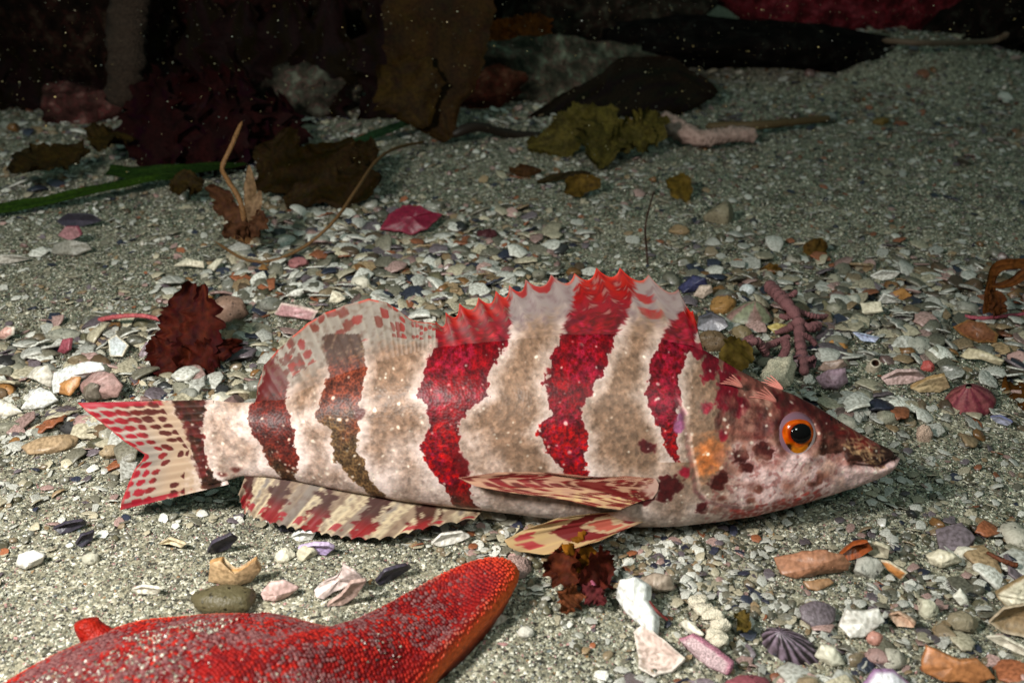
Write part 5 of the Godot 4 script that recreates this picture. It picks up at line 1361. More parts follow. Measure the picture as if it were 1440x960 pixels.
	# behind the head
	find_plate("shell_fragment", "blue black shard with pale stripes behind the front spines", [Vector3(0.0832, 0.001, -0.4588), Vector3(0.0905, 0.008, -0.4585), Vector3(0.0958, 0.008, -0.4546), Vector3(0.0985, 0.003, -0.4557), Vector3(0.0906, 0, -0.4556), Vector3(0.085, 0, -0.4537)], rgb(62, 62, 96), 0.0014, 0.002, 0.0007, null, rgb(40, 42, 64), 1.1)
	find_plate("shell_fragment", "pinkish white chip in front of the blue black striped shard", [Vector3(0.089, 0.001, -0.4466), Vector3(0.0917, 0.006, -0.4463), Vector3(0.0971, 0.007, -0.4457), Vector3(0.0987, 0.003, -0.4473), Vector3(0.0934, 0, -0.4454)], rgb(206, 184, 168), 0.002, 0.001)
	find_plate("shell_fragment", "shiny white shell with a dark edge beside the front spines", [Vector3(0.0835, 0.002, -0.4046), Vector3(0.0839, 0.008, -0.4037), Vector3(0.0888, 0.011, -0.4024), Vector3(0.095, 0.008, -0.4021), Vector3(0.0972, 0.004, -0.4033), Vector3(0.0937, 0.001, -0.4037), Vector3(0.0884, 0.001, -0.4029)], rgb(236, 232, 238), 0.0014, 0.004, 0.0, M.pearl, rgb(70, 70, 86))
	var bowl := put("limpet", shell_bowl(0.0105, 0.0075, 0.8, 5, rgb(138, 140, 114), rgb(150, 118, 110), 0.001, 0.2, 3), M.shell)
	bowl.position = on_ground(Vector2(0.1097, -0.4162), 0.002)
	tag(bowl, "grey green domed limpet left of the pink coralline branch", "shell")
	find_stone("pebble", "amber brown stone tucked behind the grey green limpet", Vector2(0.1003, -0.4304), Vector3(0.014, 0.010, 0.011), rgb(156, 116, 68), 207, 4, 0.5)
	find_stone("pebble", "brown stone between the shiny white shell and the nape", Vector2(0.0877, -0.3915), Vector3(0.0145, 0.010, 0.010), rgb(104, 84, 62), 208, 3)
	find_stone("pebble", "olive brown stone in front of the grey green limpet", Vector2(0.1026, -0.3997), Vector3(0.0095, 0.008, 0.008), rgb(122, 106, 78), 209, 4)
	find_stone("pebble", "round white disc pebble behind the limpet", Vector2(0.118, -0.4575), Vector3(0.0078, 0.006, 0.0066), rgb(216, 220, 222), 210, 1, 0.0, M.shell, 0.05)
	find_stone("pebble", "flat white pebble behind the head of the coralline branch", Vector2(0.1402, -0.4481), Vector3(0.0078, 0.004, 0.006), rgb(206, 208, 200), 211, 2, -0.4, M.shell)
	find_plate("shell_fragment", "yellow green chip beside the root of the coralline branch", [Vector3(0.1152, 0.002, -0.4054), Vector3(0.1187, 0.005, -0.4026), Vector3(0.1269, 0.003, -0.404), Vector3(0.1244, 0, -0.4028), Vector3(0.1185, 0, -0.402)], rgb(198, 178, 110), 0.002, 0.001)
	find_stone("barnacle_lump", "pitted white lump touching the top of the head", Vector2(0.11, -0.3588), Vector3(0.0185, 0.0135, 0.012), rgb(228, 216, 190), 212, 6, 0.5, M.chalk, 0.3, "lump", "")
	find_plate("shell_fragment", "dark plum ribbed shell right of the pitted white lump", [Vector3(0.1161, 0.002, -0.376), Vector3(0.1199, 0.007, -0.3698), Vector3(0.1274, 0.006, -0.3684), Vector3(0.1274, 0.002, -0.3685), Vector3(0.1203, 0, -0.3725)], rgb(104, 72, 80), 0.0014, 0.003, 0.0004)
	find_plate("shell_fragment", "open brownish shell valve right of the plum ribbed shell", [Vector3(0.126, 0.003, -0.3619), Vector3(0.1279, 0.007, -0.3604), Vector3(0.1343, 0.009, -0.3583), Vector3(0.1372, 0.006, -0.3598), Vector3(0.1316, 0.003, -0.3612)], rgb(166, 140, 128), 0.0012, -0.002, 0.0002)
	find_plate("shell_fragment", "mauve shell lump below the open brownish valve", [Vector3(0.1238, 0.002, -0.3568), Vector3(0.1268, 0.008, -0.3519), Vector3(0.1332, 0.009, -0.3512), Vector3(0.1355, 0.003, -0.3511), Vector3(0.1318, 0, -0.3506), Vector3(0.1256, 0, -0.3513)], rgb(172, 142, 156), 0.0016, 0.004, 0.0002)
	find_plate("shell_fragment", "bright bluish white crescent of shell above the mauve lump", [Vector3(0.1509, 0.003, -0.3955), Vector3(0.1532, 0.005, -0.3889), Vector3(0.1596, 0.004, -0.3874), Vector3(0.1592, 0.001, -0.3894), Vector3(0.1529, 0.002, -0.3888)], rgb(204, 212, 240), 0.001, 0.0015, 0.0, M.pearl)
	var ring := put("tube_shell", tube_ring(0.0021, 0.0009), M.shell)
	ring.position = on_ground(Vector2(0.1493, -0.362), 0.004)
	ring.rotation = Vector3(0.7, 0, 0.2)
	tag(ring, "small round tube shell with an open mouth right of the head", "shell")
	find_plate("shell_fragment", "pale pink worn shell between the tube shell and the red chip", [Vector3(0.1489, 0.002, -0.353), Vector3(0.1539, 0.007, -0.3501), Vector3(0.1619, 0.007, -0.3501), Vector3(0.1671, 0.003, -0.3529), Vector3(0.1599, 0, -0.3531), Vector3(0.1511, 0, -0.3519)], rgb(214, 182, 178), 0.0018, 0.002, 0.0002)
	find_stone("pebble", "rose red chip behind the layered shell", Vector2(0.1718, -0.3639), Vector3(0.0062, 0.0055, 0.005), rgb(180, 86, 80), 213, 6)
	find_plate("shell_fragment", "layered cream shell beside the rosy cone shell", [Vector3(0.1587, 0.002, -0.3468), Vector3(0.1637, 0.007, -0.3446), Vector3(0.169, 0.01, -0.3424), Vector3(0.1731, 0.004, -0.3443), Vector3(0.1698, 0.001, -0.3457), Vector3(0.1618, 0.001, -0.3457)], rgb(214, 198, 164), 0.0024, 0.001, 0.0005, null, rgb(170, 138, 96), 1.3)
	var cone := put("cone_shell", limpet_mesh(0.0098, 0.0115, rgb(146, 78, 82), rgb(112, 46, 58)), M.shell)
	cone.position = on_ground(Vector2(0.1779, -0.3364), 0.001)
	cone.rotation = Vector3(0.25, 0.3, 0.42)
	tag(cone, "rosy striped cone shell with a hole at its top at right", "shell")
	find_plate("shell_fragment", "slim bluish white shell in front of the rosy cone shell", [Vector3(0.1803, 0.003, -0.3237), Vector3(0.1823, 0.005, -0.3207), Vector3(0.1859, 0.004, -0.3177), Vector3(0.1861, 0.001, -0.3203), Vector3(0.183, 0.001, -0.3229)], rgb(222, 224, 236), 0.001, 0.001, 0.0, M.pearl, rgb(110, 112, 150))
	find_stone("pebble", "upright pale pink block right of the snout", Vector2(0.1522, -0.3146), Vector3(0.0062, 0.0085, 0.005), rgb(196, 168, 150), 214, 7, 0.0, M.chalk, 0.15)
	find_plate("shell_fragment", "smooth brown oval shell at the right under the kelp twig", [Vector3(0.1992, 0.002, -0.4046), Vector3(0.2032, 0.007, -0.4013), Vector3(0.2095, 0.007, -0.3974), Vector3(0.2151, 0.003, -0.394), Vector3(0.2137, 0, -0.3923), Vector3(0.2055, 0, -0.3923), Vector3(0.2017, 0, -0.399)], rgb(128, 80, 54), 0.0014, 0.004, 0.0001, null, rgb(160, 112, 64))
	find_plate("shell_fragment", "pale forked piece of shell below the brown oval shell", [Vector3(0.1905, 0.001, -0.3753), Vector3(0.193, 0.005, -0.3746), Vector3(0.1973, 0.006, -0.3691), Vector3(0.2034, 0.004, -0.3645), Vector3(0.2034, 0.001, -0.3659), Vector3(0.1973, 0.002, -0.3692), Vector3(0.1917, 0.001, -0.3725)], rgb(198, 184, 154), 0.002, 0.0015)
	find_plate("shell_fragment", "square ridged cream shell right of the coralline branch", [Vector3(0.163, 0.003, -0.4234), Vector3(0.1706, 0.006, -0.4189), Vector3(0.1705, 0.003, -0.4143), Vector3(0.1626, 0, -0.4179)], rgb(220, 210, 186), 0.0016, 0.0005, 0.0004, null, Color(0, 0, 0, 0), 1.5)
	find_plate("shell_fragment", "white winged shell chip behind the square ridged one", [Vector3(0.1832, 0.002, -0.469), Vector3(0.1876, 0.006, -0.4667), Vector3(0.1973, 0.005, -0.4672), Vector3(0.1948, 0.001, -0.4686), Vector3(0.1876, 0, -0.4681)], rgb(226, 222, 214), 0.0014, 0.001, 0.0, M.pearl)
	find_plate("shell_fragment", "white wedge shell lying above the square ridged one", [Vector3(0.1746, 0.001, -0.4332), Vector3(0.1764, 0.006, -0.4318), Vector3(0.1809, 0.005, -0.4307), Vector3(0.1868, 0.001, -0.4341)], rgb(222, 218, 212), 0.0014, 0.001)
	find_stone("stone", "grey tan angular rock on the fine sand beyond the fish", Vector2(0.124, -0.5616), Vector3(0.0225, 0.016, 0.016), rgb(136, 126, 104), 215, 7, 0.2, null, 0.1, "stone")
	find_stone("pebble", "tan oval pebble left of the grey tan rock", Vector2(0.097, -0.5432), Vector3(0.0125, 0.006, 0.009), rgb(146, 122, 92), 216, 3, -0.3)
	# in front on the right
	find_plate("shell_fragment", "large salmon orange shell plate in front of the jaw", [Vector3(0.0775, 0.003, -0.2363), Vector3(0.0853, 0.006, -0.2354), Vector3(0.0916, 0.007, -0.2345), Vector3(0.0969, 0.006, -0.2338), Vector3(0.0996, 0.003, -0.2336), Vector3(0.0986, 0.001, -0.2329), Vector3(0.0942, 0, -0.2329), Vector3(0.083, 0, -0.2303), Vector3(0.0781, 0.001, -0.2309)], rgb(172, 120, 92), 0.0014, 0.0025, 0.00012, null, Color(0, 0, 0, 0), 0.5)
	find_plate("shell_fragment", "small tan shell chip under the salmon plate", [Vector3(0.0839, 0.001, -0.2277), Vector3(0.0914, 0.002, -0.2278), Vector3(0.0929, 0.001, -0.2271), Vector3(0.0876, 0, -0.2246), Vector3(0.085, 0, -0.2255)], rgb(164, 124, 90), 0.001, 0.0005)
	find_plate("shell_fragment", "rust orange curved shell behind the salmon plate", [Vector3(0.0979, 0.001, -0.2403), Vector3(0.1013, 0.006, -0.2392), Vector3(0.1052, 0.008, -0.2382), Vector3(0.1075, 0.005, -0.2388), Vector3(0.1048, 0.001, -0.2403), Vector3(0.1004, 0, -0.2395)], rgb(158, 78, 36), 0.0012, 0.003)
	find_stone("pebble", "grey white quartz lump right of the salmon plate", Vector2(0.1056, -0.2345), Vector3(0.0102, 0.007, 0.007), rgb(176, 172, 162), 217, 5, 0.2)
	find_plate("shell_fragment", "pale ruffled shell touching the rust orange one", [Vector3(0.1059, 0.003, -0.2422), Vector3(0.1084, 0.007, -0.2399), Vector3(0.1122, 0.006, -0.2382), Vector3(0.1128, 0.002, -0.2393), Vector3(0.1094, 0.001, -0.2413)], rgb(204, 194, 170), 0.0014, 0.001, 0.0003)
	find_plate("shell_fragment", "orange sliver of shell right of the quartz lump", [Vector3(0.109, 0.004, -0.236), Vector3(0.1106, 0.005, -0.2344), Vector3(0.1155, 0.003, -0.2313), Vector3(0.1145, 0, -0.2319), Vector3(0.1108, 0.002, -0.2336)], rgb(190, 126, 70), 0.001, 0.001, 0.0, null, rgb(232, 216, 190))
	find_plate("shell_fragment", "cream scaly shell near the right edge", [Vector3(0.1245, 0.002, -0.241), Vector3(0.1274, 0.005, -0.2398), Vector3(0.1316, 0.005, -0.2371), Vector3(0.1344, 0.002, -0.238), Vector3(0.1286, 0, -0.2378), Vector3(0.1256, 0, -0.2395)], rgb(218, 208, 184), 0.0014, 0.002, 0.0003)
	find_plate("shell_fragment", "large cream ridged shell cut by the right edge", [Vector3(0.1381, 0.003, -0.2243), Vector3(0.141, 0.008, -0.2225), Vector3(0.1453, 0.011, -0.2224), Vector3(0.1498, 0.005, -0.2206), Vector3(0.1464, 0.001, -0.22), Vector3(0.141, 0, -0.2209), Vector3(0.139, 0.001, -0.2237)], rgb(226, 216, 192), 0.0020, 0.001, 0.0006, null, rgb(150, 126, 92), 1.4)
	find_plate("shell_fragment", "brown grey open shell at the right edge below the ridged one", [Vector3(0.1302, 0.003, -0.2106), Vector3(0.1322, 0.009, -0.2093), Vector3(0.1387, 0.011, -0.2086), Vector3(0.1432, 0.006, -0.2077), Vector3(0.1401, 0.001, -0.2062), Vector3(0.1333, 0.001, -0.2089)], rgb(150, 124, 92), 0.0014, -0.003, 0.0, null, rgb(196, 176, 150))
	find_plate("shell_fragment", "thin white shell rim below the brown grey open shell", [Vector3(0.1275, 0.002, -0.2059), Vector3(0.1303, 0.004, -0.2036), Vector3(0.1341, 0.004, -0.1996), Vector3(0.1371, 0.002, -0.1973), Vector3(0.1335, 0.001, -0.201), Vector3(0.1298, 0.001, -0.2045)], rgb(222, 212, 194), 0.001, 0.001)
	var mus := put("striped_shell", shell_bowl(0.0078, 0.0050, 0.62, 13, rgb(40, 32, 34), rgb(142, 122, 138), 0.0008, -0.45, 7), M.shell)
	mus.position = on_ground(Vector2(0.0746, -0.204), 0.0012)
	mus.rotation = Vector3(0.35, -0.62, -0.12)
	tag(mus, "purple and black striped shell in the front right gravel", "shell")
	find_plate("shell_fragment", "flaky white slab right of the striped shell", [Vector3(0.0892, 0.001, -0.2101), Vector3(0.0907, 0.006, -0.2108), Vector3(0.0947, 0.006, -0.21), Vector3(0.099, 0.007, -0.2102), Vector3(0.1007, 0.004, -0.2086), Vector3(0.0972, 0.001, -0.2078), Vector3(0.0951, 0, -0.2067), Vector3(0.0912, 0, -0.2065)], rgb(230, 224, 216), 0.0020, 0.0005, 0.0004, null, Color(0, 0, 0, 0), 0.6)
	find_stone("pebble", "flat dusty red disc below the flaky white slab", Vector2(0.0978, -0.2062), Vector3(0.0046, 0.004, 0.0044), rgb(192, 138, 124), 218, 1, 0.0, M.shell, 0.04)
	find_stone("pebble", "pale speckled pebble with black dots in the front right", Vector2(0.1164, -0.2182), Vector3(0.0064, 0.006, 0.006), rgb(196, 190, 168), 219, 2)
	find_plate("shell_fragment", "small peach bivalve beside the speckled pebble", [Vector3(0.1031, 0.003, -0.2123), Vector3(0.1049, 0.005, -0.2111), Vector3(0.1091, 0.004, -0.208), Vector3(0.1097, 0.001, -0.2098), Vector3(0.1052, 0.001, -0.2103)], rgb(214, 176, 150), 0.001, 0.002, 0.0002)
	find_plate("shell_fragment", "white three cornered chip right of the speckled pebble", [Vector3(0.1256, 0.002, -0.2231), Vector3(0.127, 0.005, -0.2225), Vector3(0.1289, 0.003, -0.2218), Vector3(0.1303, 0, -0.2218), Vector3(0.1277, 0, -0.2218)], rgb(240, 236, 222), 0.0012, 0.0005)
	find_stone("pebble", "grey brown round stone below the white three cornered chip", Vector2(0.1235, -0.2118), Vector3(0.0082, 0.007, 0.007), rgb(140, 128, 106), 220, 3)
	find_plate("shell_fragment", "chunky orange brown chip at the bottom right", [Vector3(0.1053, 0.002, -0.194), Vector3(0.1069, 0.006, -0.1966), Vector3(0.1103, 0.006, -0.1945), Vector3(0.1142, 0.005, -0.1926), Vector3(0.1183, 0.006, -0.192), Vector3(0.1224, 0.002, -0.1895), Vector3(0.1179, 0, -0.1896), Vector3(0.1098, 0, -0.1906), Vector3(0.106, 0, -0.1936)], rgb(180, 118, 74), 0.0024, 0.0008)
	find_plate("shell_fragment", "shiny white shell with a purple rim at the bottom right", [Vector3(0.0882, 0.001, -0.1876), Vector3(0.0907, 0.006, -0.1887), Vector3(0.0954, 0.006, -0.1885), Vector3(0.0998, 0.003, -0.187), Vector3(0.0966, 0, -0.1867)], rgb(236, 232, 238), 0.0012, 0.003, 0.0, M.pearl, rgb(160, 124, 160))
	find_plate("shell_fragment", "white folded shell right of the striped shell", [Vector3(0.0799, 0.001, -0.2002), Vector3(0.0811, 0.005, -0.1998), Vector3(0.0844, 0.005, -0.1985), Vector3(0.0872, 0.001, -0.1971), Vector3(0.084, 0, -0.1971)], rgb(226, 220, 200), 0.0012, 0.0015)
	find_plate("shell_fragment", "chalk white angular wedge in front of the throat", [Vector3(0.0299, 0.002, -0.2206), Vector3(0.031, 0.008, -0.2209), Vector3(0.0346, 0.01, -0.2197), Vector3(0.0381, 0.008, -0.2185), Vector3(0.0376, 0.006, -0.2149), Vector3(0.0398, 0.004, -0.21), Vector3(0.039, 0.001, -0.2059), Vector3(0.035, 0.001, -0.2109), Vector3(0.0322, 0.001, -0.2152)], rgb(246, 245, 242), 0.0040, 0.0012, 0.0, null, Color(0, 0, 0, 0))
	find_plate("shell_fragment", "shallow pale pink saucer shell holding sand, below the white wedge", [Vector3(0.033, 0.001, -0.2084), Vector3(0.0352, 0.003, -0.2086), Vector3(0.0379, 0.004, -0.2047), Vector3(0.0409, 0.005, -0.1995), Vector3(0.0452, 0.003, -0.1962), Vector3(0.0416, 0, -0.1946), Vector3(0.0366, 0, -0.1928), Vector3(0.0331, 0, -0.1961), Vector3(0.0334, 0, -0.2035)], rgb(220, 196, 186), 0.0012, -0.002, 0.0, null, rgb(236, 222, 212))
	find_plate("shell_fragment", "curled grey brown shell behind the white wedge", [Vector3(0.0367, 0.002, -0.2294), Vector3(0.0403, 0.006, -0.2269), Vector3(0.045, 0.006, -0.2256), Vector3(0.0468, 0.002, -0.2249), Vector3(0.0428, 0.001, -0.2252), Vector3(0.0389, 0.001, -0.2262)], rgb(166, 148, 132), 0.0012, 0.003, 0.0003)
	for q in [Vector2(0.0746, -0.204), Vector2(0.0552, -0.2147), Vector2(0.1102, -0.4187), Vector2(0.1796, -0.3405), Vector2(0.1493, -0.362), Vector2(0.0205, -0.2268), Vector2(-0.1401, -0.3685), Vector2(0.1271, -0.4043), Vector2(0.1154, -0.3894)]: kept.append([q, 0.0085])
	var lumps := []
	var spots: Array = [Vector3(0.0523, 0.002, -0.2194), Vector3(0.053, 0.003, -0.2146), Vector3(0.055, 0.003, -0.2123), Vector3(0.0566, 0.003, -0.2089), Vector3(0.0542, 0.002, -0.2059), Vector3(0.0553, 0.002, -0.2034)]
	for k in spots.size(): lumps.append([stone_mesh(240 + k, 3, Vector3(0.0030, 0.0022, 0.0022), 0.25, 16), Transform3D(Basis(), spots[k])])
	tag(put("knobbly_tube", joined(lumps), mat(rgb(236, 224, 202), 0.85, "pores", 80.0, "bump", 0.06)), "knobbly white crusted tube between the saucer shell and striped shell", "worm tube")
	find_plate("shell_fragment", "pink crusted shell strip left of the knobbly white tube", [Vector3(0.0451, 0.002, -0.205), Vector3(0.0479, 0.005, -0.2036), Vector3(0.0527, 0.005, -0.1982), Vector3(0.0572, 0.003, -0.1949), Vector3(0.0562, 0, -0.1938), Vector3(0.0519, 0, -0.1964), Vector3(0.0474, 0, -0.2032)], rgb(220, 190, 194), 0.0020, 0.001, 0.0003, M.chalk, rgb(196, 130, 150))
	find_plate("shell_fragment", "thin white shell peel above the pink crusted strip", [Vector3(0.046, 0.002, -0.2109), Vector3(0.0474, 0.004, -0.2097), Vector3(0.0513, 0.003, -0.205), Vector3(0.0511, 0, -0.2065), Vector3(0.0481, 0.001, -0.2078)], rgb(230, 222, 206), 0.0008, 0.0008)
	find_stone("stone", "dull maroon stone cut by the bottom edge", Vector2(0.0591, -0.1869), Vector3(0.014, 0.008, 0.009), rgb(136, 74, 82), 221, 4, 0.2, null, 0.12, "stone")
	# in front on the left
	find_plate("shell_fragment", "tan edged forked shell standing behind the starfish", [Vector3(-0.0885, 0.001, -0.2309), Vector3(-0.0873, 0.008, -0.2302), Vector3(-0.0837, 0.009, -0.2302), Vector3(-0.0829, 0.005, -0.2304), Vector3(-0.0782, 0.005, -0.2301), Vector3(-0.0753, 0.008, -0.2295), Vector3(-0.0732, 0.01, -0.2292), Vector3(-0.0727, 0.005, -0.2301), Vector3(-0.0755, 0.001, -0.2306), Vector3(-0.0812, 0, -0.2296)], rgb(222, 198, 164), 0.0024, -0.001, 0.0, null, rgb(190, 146, 96))
	find_stone("stone", "olive speckled domed stone half hidden behind the starfish", Vector2(-0.0809, -0.2206), Vector3(0.0195, 0.0075, 0.010), rgb(92, 84, 60), 222, 2, 0.0, null, 0.06, "stone", "", 0.25)
	find_plate("shell_fragment", "pale pink fan of shell above the starfish", [Vector3(-0.0721, 0.001, -0.2249), Vector3(-0.0685, 0.006, -0.2237), Vector3(-0.0646, 0.006, -0.2244), Vector3(-0.0611, 0.003, -0.225), Vector3(-0.0643, 0, -0.2249), Vector3(-0.0679, 0, -0.223), Vector3(-0.0711, 0, -0.2236)], rgb(222, 188, 182), 0.001, 0.0015, 0.0002)
	find_plate("shell_fragment", "open boxy shell, its pale floor holding sand, above the starfish arm", [Vector3(-0.0563, 0.002, -0.2237), Vector3(-0.0538, 0.004, -0.225), Vector3(-0.0496, 0.006, -0.2253), Vector3(-0.0476, 0.01, -0.225), Vector3(-0.0438, 0.01, -0.2221), Vector3(-0.0414, 0.006, -0.2231), Vector3(-0.0457, 0.003, -0.225), Vector3(-0.0508, 0.001, -0.2243), Vector3(-0.0536, 0, -0.2221), Vector3(-0.0555, 0.001, -0.2218)], rgb(220, 200, 196), 0.0012, -0.0015, 0.0)
	find_plate("shell_fragment", "pinkish side wall of the open boxy shell", [Vector3(-0.0522, 0, -0.22), Vector3(-0.0478, 0.004, -0.2194), Vector3(-0.0446, 0.009, -0.2188), Vector3(-0.0404, 0.009, -0.22), Vector3(-0.0437, 0.003, -0.2206), Vector3(-0.0482, 0, -0.22)], rgb(196, 166, 156), 0.0014, 0.0005)
	find_plate("shell_fragment", "violet shell bar beneath the anal fin", [Vector3(-0.0648, 0.002, -0.2428), Vector3(-0.0599, 0.004, -0.2419), Vector3(-0.0549, 0.005, -0.2405), Vector3(-0.0533, 0.003, -0.2415), Vector3(-0.0561, 0, -0.2426), Vector3(-0.0627, 0, -0.2433)], rgb(156, 128, 196), 0.0016, 0.001, 0.0, null, rgb(206, 186, 220))
	for q in [["dark slate shard with a shadow, below the anal fin", [Vector3(-0.0924, 0.001, -0.2427), Vector3(-0.0902, 0.005, -0.2419), Vector3(-0.0842, 0.008, -0.2424), Vector3(-0.0831, 0.005, -0.2444), Vector3(-0.0866, 0.001, -0.2445), Vector3(-0.0906, 0, -0.2444)]],
			["upper of two dark shards below the tail", [Vector3(-0.144, 0.001, -0.2546), Vector3(-0.1394, 0.004, -0.2531), Vector3(-0.1342, 0.004, -0.2546), Vector3(-0.1336, 0.002, -0.2559), Vector3(-0.1385, 0, -0.2545), Vector3(-0.1416, 0, -0.2534)]],
			["lower of two dark shards below the tail", [Vector3(-0.1337, 0.001, -0.2462), Vector3(-0.1316, 0.004, -0.2468), Vector3(-0.1285, 0.004, -0.249), Vector3(-0.1296, 0.001, -0.2491), Vector3(-0.1322, 0, -0.2465)]],
			["small blue black shard touching the anal fin", [Vector3(-0.0741, 0.001, -0.2558), Vector3(-0.0699, 0.004, -0.2542), Vector3(-0.0665, 0.003, -0.2541), Vector3(-0.069, 0, -0.2553), Vector3(-0.0725, 0, -0.2549)]],
			["narrow dark mussel shard above the starfish arm", [Vector3(-0.0397, 0.001, -0.2293), Vector3(-0.0369, 0.005, -0.2291), Vector3(-0.0307, 0.005, -0.2321), Vector3(-0.0296, 0.003, -0.2333), Vector3(-0.035, 0, -0.2319), Vector3(-0.0385, 0, -0.2293)]],
			["dark grey mussel shard on the sand at upper left", [Vector3(-0.272, 0.002, -0.5609), Vector3(-0.2616, 0.008, -0.5559), Vector3(-0.2459, 0.009, -0.5514), Vector3(-0.2414, 0.004, -0.5547), Vector3(-0.2556, 0, -0.5549), Vector3(-0.2668, 0, -0.5575)]]]:
		find_plate("shell_fragment", q[0], q[1], rgb(50, 50, 62), 0.0014, 0.001, 0.0001, null, rgb(66, 60, 72), 0.0, "shell fragment", "dark shards on the sand")
	find_plate("shell_fragment", "white oval shell on the sand at lower left", [Vector3(-0.1484, 0.001, -0.2379), Vector3(-0.1473, 0.004, -0.2388), Vector3(-0.1431, 0.005, -0.2395), Vector3(-0.14, 0.003, -0.2401), Vector3(-0.1417, 0, -0.2402), Vector3(-0.1453, 0, -0.2372)], rgb(244, 240, 232), 0.0014, 0.002, 0.0, M.pearl)
	find_stone("pebble", "grey white pebble right of the white oval shell", Vector2(-0.1263, -0.2392), Vector3(0.0052, 0.004, 0.0044), rgb(186, 182, 164), 223, 2)
	find_plate("shell_fragment", "white sliver on the sand left of the forked shell", [Vector3(-0.1088, 0.001, -0.2249), Vector3(-0.1052, 0.003, -0.2237), Vector3(-0.0991, 0.003, -0.2225), Vector3(-0.1013, 0, -0.224), Vector3(-0.1067, 0, -0.2243)], rgb(238, 232, 216), 0.001, 0.0006)
	find_plate("shell_fragment", "cream arched shell sliver below the base of the tail", [Vector3(-0.1082, 0.001, -0.2462), Vector3(-0.104, 0.004, -0.2447), Vector3(-0.0985, 0.003, -0.2432), Vector3(-0.1005, 0.001, -0.2445), Vector3(-0.1039, 0.002, -0.2449)], rgb(220, 202, 168), 0.001, 0.001)
	find_plate("shell_fragment", "white crumpled chip under the anal fin", [Vector3(-0.0683, 0.001, -0.2502), Vector3(-0.0644, 0.004, -0.2486), Vector3(-0.0601, 0.004, -0.2479), Vector3(-0.0618, 0, -0.2505), Vector3(-0.0656, 0, -0.2494)], rgb(242, 240, 234), 0.0016, 0.001)
	find_stone("pebble", "left cream pebble below the violet bar", Vector2(-0.0686, -0.2416), Vector3(0.0062, 0.0045, 0.005), rgb(228, 220, 198), 224, 5, 0.4)
	find_stone("pebble", "right cream pebble below the violet bar", Vector2(-0.0618, -0.2412), Vector3(0.0062, 0.005, 0.005), rgb(200, 192, 168), 225, 6, 0.2)
	find_plate("shell_fragment", "long white shell at the right of the violet bar, under the belly", [Vector3(-0.0249, 0.001, -0.2469), Vector3(-0.0217, 0.004, -0.2472), Vector3(-0.0153, 0.004, -0.2486), Vector3(-0.0127, 0.002, -0.2492), Vector3(-0.0175, 0, -0.2483), Vector3(-0.0223, 0, -0.2469)], rgb(236, 230, 222), 0.0014, 0.001, 0.0, M.pearl)
	find_stone("pebble", "pale grey pebble beside the starfish arm", Vector2(-0.0043, -0.2118), Vector3(0.0058, 0.003, 0.0045), rgb(172, 160, 148), 226, 2, 0.3, M.shell)
	find_stone("pebble", "white oval pebble right of the starfish arm", Vector2(0.0037, -0.2078), Vector3(0.0046, 0.003, 0.0036), rgb(206, 200, 188), 227, 2)
	find_stone("pebble", "pinkish pitted stone at the tip of the starfish arm", Vector2(0.0017, -0.2345), Vector3(0.0092, 0.006, 0.008), rgb(176, 146, 138), 228, 4, 0.0, M.chalk, 0.2)
	find_stone("pebble", "cream pebble tucked under the edge of the starfish", Vector2(-0.0192, -0.1956), Vector3(0.0034, 0.003, 0.003), rgb(216, 190, 150), 229, 2)
	find_plate("shell_fragment", "pink and white worn shell on the sand at upper left", [Vector3(-0.2548, 0.006, -0.5256), Vector3(-0.2484, 0.012, -0.5226), Vector3(-0.2407, 0.013, -0.5196), Vector3(-0.2393, 0.008, -0.5197), Vector3(-0.2469, 0.004, -0.5229)], rgb(206, 172, 170), 0.0024, 0.001, 0.0, null, rgb(150, 82, 96))
	find_plate("shell_fragment", "grey shell slab under the pink and white worn shell", [Vector3(-0.2531, 0, -0.5095), Vector3(-0.2524, 0.004, -0.5134), Vector3(-0.2409, 0.008, -0.5102), Vector3(-0.2327, 0.006, -0.51), Vector3(-0.2306, 0.002, -0.5108), Vector3(-0.2389, 0, -0.5061)], rgb(146, 142, 132), 0.0024, 0.0015)
	find_plate("shell_fragment", "grey white shell cut by the left edge on the fine sand", [Vector3(-0.28, 0.001, -0.4913), Vector3(-0.2726, 0.005, -0.4935), Vector3(-0.2603, 0.005, -0.4913), Vector3(-0.258, 0.002, -0.4951), Vector3(-0.2682, 0, -0.494)], rgb(188, 182, 172), 0.0014, 0.001)
	# the pink finger stone
	var finger := put("finger_stone", stem([Vector3(0.1225, 0.012, -0.7843), Vector3(0.1257, 0.012, -0.7717), Vector3(0.1325, 0.011, -0.7541), Vector3(0.1435, 0.009, -0.744), Vector3(0.1579, 0.009, -0.7486), Vector3(0.172, 0.01, -0.7537), Vector3(0.1862, 0.008, -0.7576), Vector3(0.19, 0.008, -0.7552)], 0.0085, 0.0050, 34, 18, 0.5), mat(rgb(176, 146, 136), 0.8, "mottle", 20.0, "bump", 0.1))
	tag(finger, "pale pink finger shaped stone beyond the fish, right of the ruffled weed", "stone")
	for q in [[Vector2(0.2669, -0.8388), Vector3(0.020, 0.012, 0.014), rgb(124, 128, 122), 231, "grey stone at the end of the straight brown stick"], [Vector2(0.3126, -0.8306), Vector3(0.016, 0.008, 0.010), rgb(104, 84, 40), 232, "olive brown stone on the far sand at right"], [Vector2(0.3314, -0.836), Vector3(0.013, 0.006, 0.009), rgb(110, 70, 50), 233, "reddish stone right of the olive brown far stone"]]:
		find_stone("stone", q[4], q[0], q[1], q[2], q[3], 3, 0.0, null, 0.12, "stone")

